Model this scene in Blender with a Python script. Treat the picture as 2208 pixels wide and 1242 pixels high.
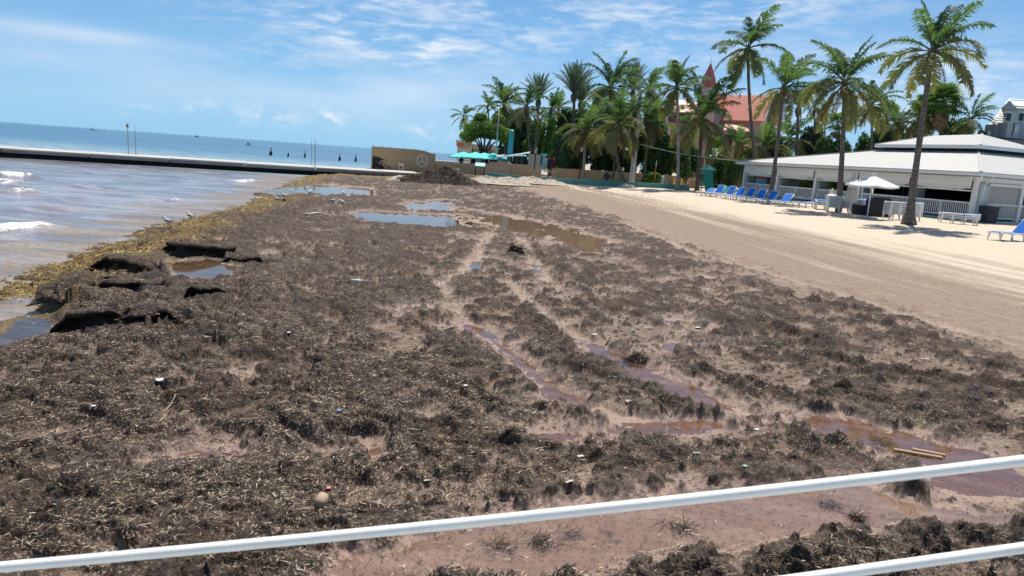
import bpy, math, random
import numpy as np
from mathutils import Vector, Matrix

for _o in list(bpy.data.objects):
    bpy.data.objects.remove(_o, do_unlink=True)
SC = bpy.context.scene
COL = SC.collection
R = math.radians
random.seed(7)

# ------------------------------------------------------------------ camera
CAM = (0.0, 0.0, 2.6)
PITCH, ROLL, FPX = R(10.36), R(4.05), 1533.0
cam_d = bpy.data.cameras.new('camera')
cam_d.sensor_width = 36.0
cam_d.lens = 36.0 * FPX / 2208.0
cam_d.clip_start, cam_d.clip_end = 0.05, 30000
cam_d.dof.use_dof = True
cam_d.dof.focus_distance = 18.0
cam_d.dof.aperture_fstop = 6.0
cam = bpy.data.objects.new('camera', cam_d)
COL.objects.link(cam)
_f = Vector((0, math.cos(PITCH), -math.sin(PITCH)))
_u0 = Vector((0, math.sin(PITCH), math.cos(PITCH)))
_r0 = Vector((1, 0, 0))
_r = math.cos(ROLL) * _r0 + math.sin(ROLL) * _u0
_u = -math.sin(ROLL) * _r0 + math.cos(ROLL) * _u0
cam.matrix_world = Matrix(((_r.x, _u.x, -_f.x, CAM[0]), (_r.y, _u.y, -_f.y, CAM[1]),
                           (_r.z, _u.z, -_f.z, CAM[2]), (0, 0, 0, 1)))
SC.camera = cam

def ray(px, py):
    d = _f * FPX + _r * (px - 1104) - _u * (py - 621)
    return d / d.y
def at(px, py, Y):
    """the point at ground distance Y seen from the boardwalk under that bearing"""
    d = ray(px, py)
    return Vector((CAM[0] + d.x * Y, Y, CAM[2] + d.z * Y))
def on(px, py, z=0.0):
    """the point at height z under that bearing"""
    d = ray(px, py)
    return at(px, py, (z - CAM[2]) / d.z)

# ------------------------------------------------------------------ sun, sky, exposure
SUN_EL, SUN_AZ = R(63), R(20)          # azimuth clockwise from +Y
sun_d = bpy.data.lights.new('sun', 'SUN')
sun_d.energy, sun_d.angle, sun_d.color = 5.0, R(0.5), (1.0, 0.955, 0.88)
sun = bpy.data.objects.new('sun', sun_d)
COL.objects.link(sun)
sun.rotation_euler = Vector((math.sin(SUN_AZ) * math.cos(SUN_EL), math.cos(SUN_AZ) * math.cos(SUN_EL),
                             math.sin(SUN_EL))).to_track_quat('Z', 'Y').to_euler()
SC.view_settings.view_transform = 'Standard'
SC.view_settings.look = 'None'
SC.view_settings.gamma = 1.0
SC.view_settings.use_curve_mapping = False
SC.view_settings.exposure = 0.3
SC.render.engine = 'CYCLES'
SC.cycles.max_bounces = 6
SC.cycles.transparent_max_bounces = 16

class NT:
    """short-hand for building a node tree"""
    def __init__(s, tree):
        s.t = tree; s.n = tree.nodes; s.l = tree.links
    def new(s, kind, **kw):
        n = s.n.new(kind)
        for k, v in kw.items():
            setattr(n, k, v)
        return n
    def put(s, sock, v):
        if v is None: return
        if isinstance(v, bpy.types.NodeSocket): s.l.new(v, sock)
        else: sock.default_value = v
    def math(s, op, a, b=None, c=None, clamp=False):
        n = s.new('ShaderNodeMath', operation=op, use_clamp=clamp)
        for i, v in enumerate((a, b, c)): s.put(n.inputs[i], v)
        return n.outputs[0]
    def mix(s, fac, a, b, blend='MIX'):
        n = s.new('ShaderNodeMix', data_type='RGBA', blend_type=blend)
        s.put(n.inputs[0], fac)
        for i, v in ((6, a), (7, b)):
            if isinstance(v, tuple) and len(v) == 3: v = v + (1.0,)
            s.put(n.inputs[i], v)
        return n.outputs[2]
    def ss(s, v, lo, hi):
        n = s.new('ShaderNodeMapRange', interpolation_type='SMOOTHSTEP')
        s.put(n.inputs[0], v); n.inputs[1].default_value = lo; n.inputs[2].default_value = hi
        return n.outputs[0]
    def noise(s, vec, scale, detail=4.0, rough=0.55, dist=0.0, col=False):
        n = s.new('ShaderNodeTexNoise')
        s.put(n.inputs['Vector'], vec)
        n.inputs['Scale'].default_value = scale; n.inputs['Detail'].default_value = detail
        n.inputs['Roughness'].default_value = rough; n.inputs['Distortion'].default_value = dist
        return n.outputs['Color' if col else 'Fac']
    def vor(s, vec, scale, out='Distance', feature='F1'):
        n = s.new('ShaderNodeTexVoronoi', feature=feature)
        s.put(n.inputs['Vector'], vec); n.inputs['Scale'].default_value = scale
        return n.outputs[out]
    def scaled(s, vec, xyz, rot=(0, 0, 0)):
        n = s.new('ShaderNodeMapping')
        s.put(n.inputs['Vector'], vec); n.inputs['Scale'].default_value = xyz
        n.inputs['Rotation'].default_value = rot
        return n.outputs[0]
    def comb(s, x, y, z=0.0):
        n = s.new('ShaderNodeCombineXYZ')
        for i, v in enumerate((x, y, z)): s.put(n.inputs[i], v)
        return n.outputs[0]
    def sep(s, v):
        n = s.new('ShaderNodeSeparateXYZ'); s.put(n.inputs[0], v)
        return n.outputs

world = bpy.data.worlds.new('World')
SC.world = world
world.use_nodes = True
W = NT(world.node_tree)
W.n.clear()
sky = W.new('ShaderNodeTexSky', sky_type='NISHITA')
sky.sun_disc = False
sky.sun_elevation, sky.sun_rotation = SUN_EL, SUN_AZ
sky.altitude, sky.air_density, sky.dust_density, sky.ozone_density = 1500, 1.0, 0.0, 3.0
hs = W.new('ShaderNodeHueSaturation')
hs.inputs['Hue'].default_value = 0.5
hs.inputs['Saturation'].default_value = 1.0
hs.inputs['Value'].default_value = 1.0
W.l.new(sky.outputs[0], hs.inputs['Color'])
tc = W.new('ShaderNodeTexCoord')
vx, vy, vz = W.sep(tc.outputs['Generated'])
az = W.math('ARCTAN2', vx, vy)
el = W.math('ARCSINE', vz)
def bump(px, py, sx, sy, s):
    d = ray(px, py).normalized()
    a0, e0 = math.atan2(d.x, d.y), math.asin(d.z)
    da = W.math('DIVIDE', W.math('SUBTRACT', az, a0), sx / FPX)
    de = W.math('DIVIDE', W.math('SUBTRACT', el, e0), sy / FPX)
    q = W.math('ADD', W.math('MULTIPLY', da, da), W.math('MULTIPLY', de, de))
    return W.math('MULTIPLY', W.math('EXPONENT', W.math('MULTIPLY', q, -1.0)), s)
def total(lst):
    t = lst[0]
    for b in lst[1:]: t = W.math('ADD', t, b)
    return t
flow = W.comb(W.math('MULTIPLY', az, 1.0), W.math('MULTIPLY', el, 4.2))
n1 = W.noise(flow, 7.0, 6, 0.62, 0.6)
n2 = W.noise(flow, 26.0, 5, 0.6, 0.3)
high = W.ss(el, R(19), R(30))
cir = total([bump(760, 50, 260, 60, .85), bump(900, 100, 150, 34, 1.0), bump(1370, 95, 200, 40, .85),
             bump(1600, 12, 230, 36, 1.15), bump(1000, 5, 420, 30, .8), bump(2120, 190, 170, 70, .9),
             bump(1760, 190, 170, 70, .75), bump(590, 118, 90, 24, .6), bump(1480, 235, 160, 40, .35),
             W.math('MULTIPLY', high, 0.7), bump(1130, 60, 60, 40, .5)])
tex = W.math('ADD', W.math('MULTIPLY', n1, 0.62), W.math('MULTIPLY', n2, 0.42))
cir = W.math('MULTIPLY', cir, W.ss(tex, 0.43, 0.69), clamp=True)
veil = total([bump(380, 175, 620, 55, .28), bump(960, 205, 230, 60, .42), bump(190, 75, 170, 13, .40),
              bump(300, 125, 420, 36, .12), bump(1900, 230, 500, 110, .32)])
veil = W.math('MULTIPLY', veil, W.ss(W.noise(flow, 3.5, 4, 0.5), 0.28, 0.62))
puff_t = W.noise(W.comb(az, W.math('MULTIPLY', el, 1.7)), 34.0, 6, 0.62)
puff = total([bump(568, 250, 42, 17, .9), bump(705, 255, 34, 17, .8), bump(285, 236, 50, 16, .55),
              bump(425, 226, 30, 14, .55), bump(930, 285, 50, 13, .9), bump(640, 245, 120, 22, .35)])
puff = W.math('MULTIPLY', puff, W.ss(puff_t, 0.44, 0.62))
cl = W.math('ADD', W.math('ADD', W.math('MULTIPLY', cir, 0.8), veil), W.math('MULTIPLY', puff, 0.55), clamp=True)
clear = W.mix(1.0, hs.outputs[0], (0.50, 0.80, 0.98), 'MULTIPLY')
hazef = W.math('MULTIPLY', W.math('EXPONENT', W.math('MULTIPLY', W.math('MAXIMUM', el, 0.0), -1 / R(16))), 0.82)
clear = W.mix(hazef, clear, (3.0, 5.75, 8.8))                    # pale sea air towards the horizon
skyc = W.mix(cl, clear, (8.2, 8.8, 9.6))
bg = W.new('ShaderNodeBackground')
W.l.new(skyc, bg.inputs[0])
bg.inputs[1].default_value = 0.085
wo = W.new('ShaderNodeOutputWorld')
W.l.new(bg.outputs[0], wo.inputs[0])

# ------------------------------------------------------------------ object helpers
def tag(o, label=None, cat=None, group=None, kind=None):
    if label: o['label'] = label
    if cat: o['category'] = cat
    if group: o['group'] = group
    if kind: o['kind'] = kind
    return o
def thing(name, label, cat, loc, rz=0.0, group=None):
    o = bpy.data.objects.new(name, None)
    o.empty_display_size = 0.2
    COL.objects.link(o)
    o.location = loc
    o.rotation_euler = (0, 0, rz)
    return tag(o, label, cat, group)
def link(name, me, parent=None, loc=(0, 0, 0), rot=(0, 0, 0), scale=(1, 1, 1)):
    o = bpy.data.objects.new(name, me)
    COL.objects.link(o)
    o.parent = parent
    o.location, o.rotation_euler, o.scale = loc, rot, scale
    return o
def copy_tree(src, parent=None):
    c = src.copy()
    COL.objects.link(c)
    c.parent = parent
    for ch in list(src.children):
        copy_tree(ch, c)
    return c

class MB:
    """collects vertices and faces of one mesh"""
    def __init__(s, org=(0, 0, 0)):
        s.v = []; s.f = []; s.o = Vector(org)
    def face(s, pts):
        i = len(s.v)
        s.v += [tuple(Vector(p) - s.o) for p in pts]
        s.f.append(tuple(range(i, i + len(pts))))
        return s
    def hexa(s, a):
        """eight corners: bottom four counter-clockwise, then the top four"""
        i = len(s.v)
        s.v += [tuple(Vector(p) - s.o) for p in a]
        for q in ((3, 2, 1, 0), (4, 5, 6, 7), (0, 1, 5, 4), (1, 2, 6, 5), (2, 3, 7, 6), (3, 0, 4, 7)):
            s.f.append(tuple(i + k for k in q))
        return s
    def box(s, c, d, rz=0.0, ax=None):
        c = Vector(c); x, y, z = d[0] / 2, d[1] / 2, d[2] / 2
        ca, sa = math.cos(rz), math.sin(rz)
        P = [(-x, -y, -z), (x, -y, -z), (x, y, -z), (-x, y, -z), (-x, -y, z), (x, -y, z), (x, y, z), (-x, y, z)]
        return s.hexa([c + Vector((p[0] * ca - p[1] * sa, p[0] * sa + p[1] * ca, p[2])) for p in P])
    def beam(s, a, b, w, h, up=(0, 0, 1)):
        a, b = Vector(a), Vector(b)
        d = (b - a).normalized(); up = Vector(up)
        sd = d.cross(up)
        sd = sd.normalized() if sd.length > 1e-5 else Vector((1, 0, 0))
        up = sd.cross(d)
        sd *= w / 2; up = up * h / 2
        return s.hexa([a - sd - up, a + sd - up, b + sd - up, b - sd - up, a - sd + up, a + sd + up, b + sd + up, b - sd + up])
    def tube(s, pts, rad, n=8, cap=True):
        pts = [Vector(p) for p in pts]
        if not hasattr(rad, '__len__'): rad = [rad] * len(pts)
        base = len(s.v); ref = None
        for k, p in enumerate(pts):
            d = (pts[min(k + 1, len(pts) - 1)] - pts[max(k - 1, 0)]).normalized()
            if ref is None:
                ref = d.cross(Vector((0, 0, 1)))
                if ref.length < 1e-3: ref = Vector((1, 0, 0))
            x = (ref - d * ref.dot(d)).normalized(); y = d.cross(x); ref = x
            for j in range(n):
                a = 2 * math.pi * j / n
                s.v.append(tuple(p + (x * math.cos(a) + y * math.sin(a)) * rad[k] - s.o))
        for k in range(len(pts) - 1):
            for j in range(n):
                a = base + k * n + j; b = base + k * n + (j + 1) % n
                s.f.append((a, b, b + n, a + n))
        if cap:
            s.f.append(tuple(base + j for j in reversed(range(n))))
            s.f.append(tuple(base + (len(pts) - 1) * n + j for j in range(n)))
        return s
    def lathe(s, prof, n=16, c=(0, 0, 0)):
        base = len(s.v); c = Vector(c)
        for r, z in prof:
            for j in range(n):
                a = 2 * math.pi * j / n
                s.v.append(tuple(c + Vector((r * math.cos(a), r * math.sin(a), z)) - s.o))
        for k in range(len(prof) - 1):
            for j in range(n):
                a = base + k * n + j; b = base + k * n + (j + 1) % n
                s.f.append((a, b, b + n, a + n))
        s.f.append(tuple(base + j for j in reversed(range(n))))
        s.f.append(tuple(base + (len(prof) - 1) * n + j for j in range(n)))
        return s
    def ell(s, c, r, n=12, m=8, wob=0.0, rnd=None):
        base = len(s.v); c = Vector(c)
        for i in range(m + 1):
            t = math.pi * i / m
            for j in range(n):
                a = 2 * math.pi * j / n
                k = 1 + (wob * (rnd.random() - .5) if wob and 0 < i < m else 0)
                s.v.append(tuple(c + Vector((r[0] * math.sin(t) * math.cos(a) * k, r[1] * math.sin(t) * math.sin(a) * k,
                                             r[2] * math.cos(t) * k)) - s.o))
        for i in range(m):
            for j in range(n):
                a = base + i * n + j; b = base + i * n + (j + 1) % n
                s.f.append((a, a + n, b + n, b))
        return s
    def mesh(s, name, mat, smooth=False):
        me = bpy.data.meshes.new(name)
        me.from_pydata(s.v, [], s.f)
        if mat is not None:
            me.materials.append(mat)
        if smooth:
            me.polygons.foreach_set('use_smooth', [True] * len(me.polygons))
        me.update()
        return me
    def build(s, name, mat, parent=None, smooth=False, loc=(0, 0, 0)):
        return link(name, s.mesh(name, mat, smooth), parent, loc)

# ------------------------------------------------------------------ materials
def new_mat(name):
    m = bpy.data.materials.new(name)
    m.use_nodes = True
    t = NT(m.node_tree)
    t.n.clear()
    out = t.new('ShaderNodeOutputMaterial')
    return m, t, out
def bsdf(t, col, rough=0.6, spec=0.4, metal=0.0, normal=None):
    p = t.new('ShaderNodeBsdfPrincipled')
    if isinstance(col, tuple) and len(col) == 3: col = col + (1.0,)
    t.put(p.inputs['Base Color'], col)
    t.put(p.inputs['Roughness'], rough)
    p.inputs['Specular IOR Level'].default_value = spec
    p.inputs['Metallic'].default_value = metal
    if normal is not None: t.put(p.inputs['Normal'], normal)
    return p
def bumped(t, h, strength=0.4, dist=0.02):
    b = t.new('ShaderNodeBump')
    b.inputs['Strength'].default_value = strength
    b.inputs['Distance'].default_value = dist
    t.put(b.inputs['Height'], h)
    return b.outputs[0]
def plain(name, col, rough=0.6, var=0.12, scale=6.0, spec=0.4, bump=0.15, bscale=40.0, rnd=0.0, stain=None):
    m, t, out = new_mat(name)
    c = t.new('ShaderNodeTexCoord').outputs['Object']
    n = t.noise(c, scale, 5, 0.6)
    f = t.math('ADD', t.math('MULTIPLY', t.math('SUBTRACT', n, 0.5), var * 2.5), 1.0)
    if rnd:
        oi = t.new('ShaderNodeObjectInfo').outputs['Random']
        f = t.math('MULTIPLY', f, t.math('ADD', t.math('MULTIPLY', oi, rnd), 1 - rnd / 2))
    cc = t.mix(1.0, col, t.comb(f, f, f), 'MULTIPLY')
    if stain:
        sn = t.ss(t.noise(t.scaled(c, (1, 1, .25)), scale * 0.7, 6, 0.65), 0.52, 0.72)
        cc = t.mix(t.math('MULTIPLY', sn, stain[1]), cc, stain[0])
    nm = bumped(t, t.noise(c, bscale, 3), bump, 0.01) if bump else None
    t.l.new(bsdf(t, cc, rough, spec, 0, nm).outputs[0], out.inputs[0])
    return m
# ------------------------------------------------------------------ noise
_rs = np.random.RandomState(11)
_perm = np.concatenate([_rs.permutation(512)] * 2)
_ga = _rs.rand(512) * 2 * np.pi
_gx, _gy = np.cos(_ga).astype(np.float32), np.sin(_ga).astype(np.float32)
def perlin(x, y, seed=0):
    x = x + seed * 17.31; y = y - seed * 9.77
    xi = np.floor(x).astype(np.int64); yi = np.floor(y).astype(np.int64)
    xf = (x - xi).astype(np.float32); yf = (y - yi).astype(np.float32)
    xi &= 511; yi &= 511
    u = xf * xf * xf * (xf * (xf * 6 - 15) + 10); v = yf * yf * yf * (yf * (yf * 6 - 15) + 10)
    def g(i, j, fx, fy):
        h = _perm[_perm[i & 511] + (j & 511)]
        return _gx[h] * fx + _gy[h] * fy
    a = g(xi, yi, xf, yf); b = g(xi + 1, yi, xf - 1, yf)
    c = g(xi, yi + 1, xf, yf - 1); d = g(xi + 1, yi + 1, xf - 1, yf - 1)
    return (a + (b - a) * u) * (1 - v) + (c + (d - c) * u) * v
def fbm(x, y, octv=4, gain=0.5, seed=0):
    s = 0; a = 1.0; t = 0
    for k in range(octv):
        s = s + a * perlin(x * 2 ** k, y * 2 ** k, seed + k * 3); t += a; a *= gain
    return s / t * 1.6
def sst(v, lo, hi):
    t = np.clip((v - lo) / (hi - lo), 0, 1)
    return t * t * (3 - 2 * t)
def lerp(a, b, t): return a + (b - a) * t

# ------------------------------------------------------------------ the beach, in plan
_sy = np.array([0, 9, 13.3, 22.5, 31, 40, 49, 62, 80.])
_sx = np.array([-8.2, -8.9, -9.6, -11.6, -12.5, -14.0, -16.5, -19.0, -21.])
_by = np.array([0, 4, 12.6, 21, 30, 41, 55, 70, 90.])
_bx = np.array([12.4, 11.4, 9.2, 7.2, 6.4, 5.2, 2.6, -1.2, -4.])
def shore_x(Y): return np.interp(Y, _sy, _sx)
def sand_u(X, Y): return X - np.interp(Y, _by, _bx)
def base_z(X, Y):
    dl = X - shore_x(Y)
    z = np.where(dl < 0, np.maximum(-0.42 + 0.10 * dl, -1.6), -0.42 + 0.42 * sst(dl, -0.8, 3.0))
    z = z + 0.68 * sst(sand_u(X, Y), -1.0, 15.0)
    return lerp(z, np.maximum(z, .52), sst(Y, 63.5, 70) * sst(X, -13, -9))
def gz(X, Y): return float(base_z(np.array([X]), np.array([Y]))[0])
def ground_at(px, py):
    """walk the bearing until it meets the beach"""
    z = 0.3
    for _ in range(12):
        p = on(px, py, z); z = 0.5 * z + 0.5 * gz(p.x, p.y)
    return Vector((p.x, p.y, gz(p.x, p.y)))

def W2(pts, z=0.0):
    return np.array([on(a, b, z)[:2] for a, b in pts])
def poly_sd(P, X, Y):
    """signed distance to a closed polygon, negative inside"""
    d2 = np.full(X.shape, 1e9); ins = np.zeros(X.shape, bool)
    n = len(P)
    for i in range(n):
        ax, ay = P[i]; bx, by = P[(i + 1) % n]
        ex, ey = bx - ax, by - ay
        t = np.clip(((X - ax) * ex + (Y - ay) * ey) / (ex * ex + ey * ey + 1e-12), 0, 1)
        d2 = np.minimum(d2, (X - ax - t * ex) ** 2 + (Y - ay - t * ey) ** 2)
        c = ((ay > Y) != (by > Y)) & (X < ex * (Y - ay) / (ey if abs(ey) > 1e-12 else 1e-12) + ax)
        ins ^= c
    return np.where(ins, -np.sqrt(d2), np.sqrt(d2))
def line_sd(P, X, Y):
    """distance, side (+ beyond a left-to-right line), running position 0..1"""
    d2 = np.full(X.shape, 1e9); sg = np.ones(X.shape); tt = np.zeros(X.shape)
    L = np.concatenate([[0], np.cumsum(np.hypot(*np.diff(P, axis=0).T))])
    for i in range(len(P) - 1):
        ax, ay = P[i]; ex, ey = P[i + 1] - P[i]
        t = np.clip(((X - ax) * ex + (Y - ay) * ey) / (ex * ex + ey * ey), 0, 1)
        dd = (X - ax - t * ex) ** 2 + (Y - ay - t * ey) ** 2
        m = dd < d2
        d2 = np.where(m, dd, d2)
        sg = np.where(m, np.sign(ex * (Y - ay) - ey * (X - ax)), sg)
        tt = np.where(m, (L[i] + t * (L[i + 1] - L[i])) / L[-1], tt)
    return np.sqrt(d2), sg, tt

# pools of standing water: outline on the ground, depth, how ragged, how red
POOLS = [
 ([(1265,742),(1300,745),(1400,790),(1500,830),(1570,865),(1600,892),(1540,888),(1460,862),(1370,830),(1310,790)], .06, .05, 1),
 ([(1005,700),(1060,716),(1110,755),(1165,792),(1205,830),(1250,855),(1300,890),(1235,880),(1175,852),(1140,815),(1095,780),(1050,742)], .05, .05, 1),
 ([(1685,888),(1800,892),(1900,918),(1990,945),(2085,968),(2170,1005),(2260,1030),(2260,1085),(2100,1080),(1950,1045),(1985,1000),(1850,962),(1780,945),(1710,915)], .05, .06, 1),
 ([(690,1215),(900,1152),(1150,1098),(1330,1068),(1600,1050),(1860,1040),(1950,1078),(2100,1104),(2280,1110),(2280,1140),(2050,1138),(1800,1160),(1550,1185),(1350,1215),(1150,1262),(680,1285)], .022, .05, 1),
 ([(1115,945),(1200,930),(1350,913),(1480,906),(1620,908),(1490,932),(1330,945),(1200,952)], .03, .05, 1),
 ([(260,1006),(350,985),(420,970),(530,974),(510,990),(420,1000),(330,1010)], .03, .05, 1),
 ([(660,970),(760,963),(815,972),(745,986),(680,988)], .03, .04, 1),
 ([(350,580),(440,574),(525,590),(500,612),(440,622),(368,620)], .05, .05, 0),
 ([(-160,790),(-60,735),(60,684),(112,682),(106,715),(80,745),(-40,775)], .03, .10, 0),
 ([(560,412),(655,395),(730,398),(812,404),(815,426),(740,424),(650,420)], .045, .32, 0),
 ([(850,440),(930,431),(985,431),(995,458),(890,457)], .045, .22, 0),
 ([(735,462),(790,454),(985,464),(1030,494),(920,494),(790,481)], .045, .20, 0),
 ([(975,444),(1060,458),(1160,474),(1260,500),(1345,520),(1325,548),(1250,548),(1190,522),(1090,502),(1005,482)], .020, .40, .4),
 ([(1005,572),(1042,556),(1040,580),(1012,594)], .05, .05, 0),
 ([(1138,568),(1168,570),(1168,592),(1145,592)], .05, .05, .3),
 ([(1415,738),(1490,742),(1560,748),(1480,756),(1425,752)], .03, .06, 1),
 ([(865,660),(905,660),(900,672),(872,672)], .03, .04, 1),
 ([(1425,690),(1490,690),(1500,700),(1440,702)], .03, .05, 1),
 ([(1180,618),(1200,618),(1198,630),(1182,628)], .04, .04, 0),
]
POOLS = [(W2(p, -0.03), d, rg, rd) for p, d, rg, rd in POOLS]
def pool_level(P):
    c = P.mean(axis=0)
    return float(np.mean(base_z(P[:, 0], P[:, 1]))) - 0.035
POOL_Z = [pool_level(p[0]) for p in POOLS]
POOL_Z[7] += .15
# broken edges of the thick weed bed that face the boardwalk: line, height, run-out behind
SCARPS = [
 ([(355,548),(400,566),(440,565),(485,560),(500,548)], .30, 1.6),
 ([(470,575),(520,580),(575,574)], .16, 1.0),
 ([(170,585),(230,586),(290,600),(330,606),(392,606)], .30, 1.6),
 ([(105,640),(150,655),(205,625)], .34, 1.4),
 ([(210,640),(260,650),(320,640),(372,622)], .24, 1.2),
 ([(398,648),(430,655),(488,646)], .16, .9),
 ([(108,715),(160,722),(230,712),(270,700)], .26, 1.5),
 ([(275,708),(305,716),(340,708),(430,712)], .18, 1.1),
 ([(430,735),(450,748),(500,740)], .12, .8),
 ([(640,955),(680,962),(740,950)], .09, .6),
 ([(130,1055),(180,1070),(222,1058)], .08, .5),
 ([(215,980),(250,992),(290,975)], .06, .4),
]
SCARPS = [(W2(p), h, r) for p, h, r in SCARPS]
# windrows pushed up by the rake: line, height, half width
ROWS = [
 ([(1540,600),(1620,618),(1700,640),(1800,668)], .10, .22),
 ([(1660,632),(1780,656),(1860,690),(1960,712)], .08, .2),
 ([(1480,798),(1560,812),(1640,845),(1740,868),(1810,862)], .13, .26),
 ([(1600,700),(1680,712),(1780,742),(1900,762)], .11, .35),
 ([(1640,770),(1700,782),(1740,790)], .12, .3),
 ([(1240,510),(1340,545),(1460,580)], .06, .3),
 ([(1110,530),(1160,555),(1230,590),(1290,605)], .12, .35),
 ([(1190,760),(1260,790),(1290,810)], .10, .3),
 ([(1130,690),(1230,730),(1290,740)], .08, .25),
 ([(1300,800),(1420,850),(1560,890)], .06, .22),
 ([(560,405),(640,402),(700,412),(790,428)], .14, .5),
 ([(600,432),(650,436),(720,440),(860,448)], .12, .6),
 ([(560,500),(600,475),(640,452),(700,440)], .14, .5),
 ([(350,490),(430,488),(500,508),(570,505)], .12, .6),
 ([(640,510),(800,508),(980,512)], .08, .5),
 ([(520,790),(640,800),(760,790)], .05, .4),
 ([(560,930),(700,925),(860,930),(1000,920)], .09, .28),
 ([(1000,870),(1080,855),(1200,880)], .06, .22),
 ([(1540,1225),(1750,1200),(1950,1165),(2208,1120),(2400,1090)], .14, .30),
 ([(1300,1262),(1500,1240),(1640,1225)], .08, .2),
 ([(1400,870),(1480,880),(1560,895)], .07, .2),
 ([(1660,905),(1760,935),(1840,985),(1900,1000)], .08, .22),
 ([(100,860),(300,880),(500,860)], .05, .5),
 ([(1760,760),(1900,800),(2060,820),(2260,850)], .07, .4),
 ([(1880,690),(2040,740),(2260,800)], .06, .3),
]
ROWS = [(W2(p), h, r) for p, h, r in ROWS]
# wheel ruts, pressed down and paler
RUTS = [
 ([(940,600),(1000,690),(1080,760),(1200,850),(1330,900),(1620,912)], .05, .16),
 ([(1090,600),(1180,680),(1270,745),(1420,810),(1590,892),(1700,905),(1900,950)], .05, .18),
 ([(1060,500),(1035,540),(1010,580),(930,625)], .04, .22),
 ([(1120,510),(1150,560),(1180,610)], .04, .22),
 ([(880,665),(1000,655),(1100,640)], .03, .14),
 ([(1500,590),(1640,625),(1820,665)], .03, .2),
 ([(1340,480),(1500,545),(1700,600),(1960,680),(2260,760)], .03, .2),
]
RUTS = [(W2(p), h, r) for p, h, r in RUTS]
SOUP = W2([(-200,800),(0,752),(118,742),(105,650),(112,610),(0,640),(-200,690)], -.15)
THICK = W2([(95,600),(200,562),(350,532),(520,538),(620,575),(660,650),(640,740),(560,800),(420,830),(200,800),(60,770),(98,735)])

def line_soft(P, X, Y, rad):
    x0, x1 = P[:, 0].min() - rad, P[:, 0].max() + rad
    y0, y1 = P[:, 1].min() - rad, P[:, 1].max() + rad
    return (X > x0) & (X < x1) & (Y > y0) & (Y < y1)

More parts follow.
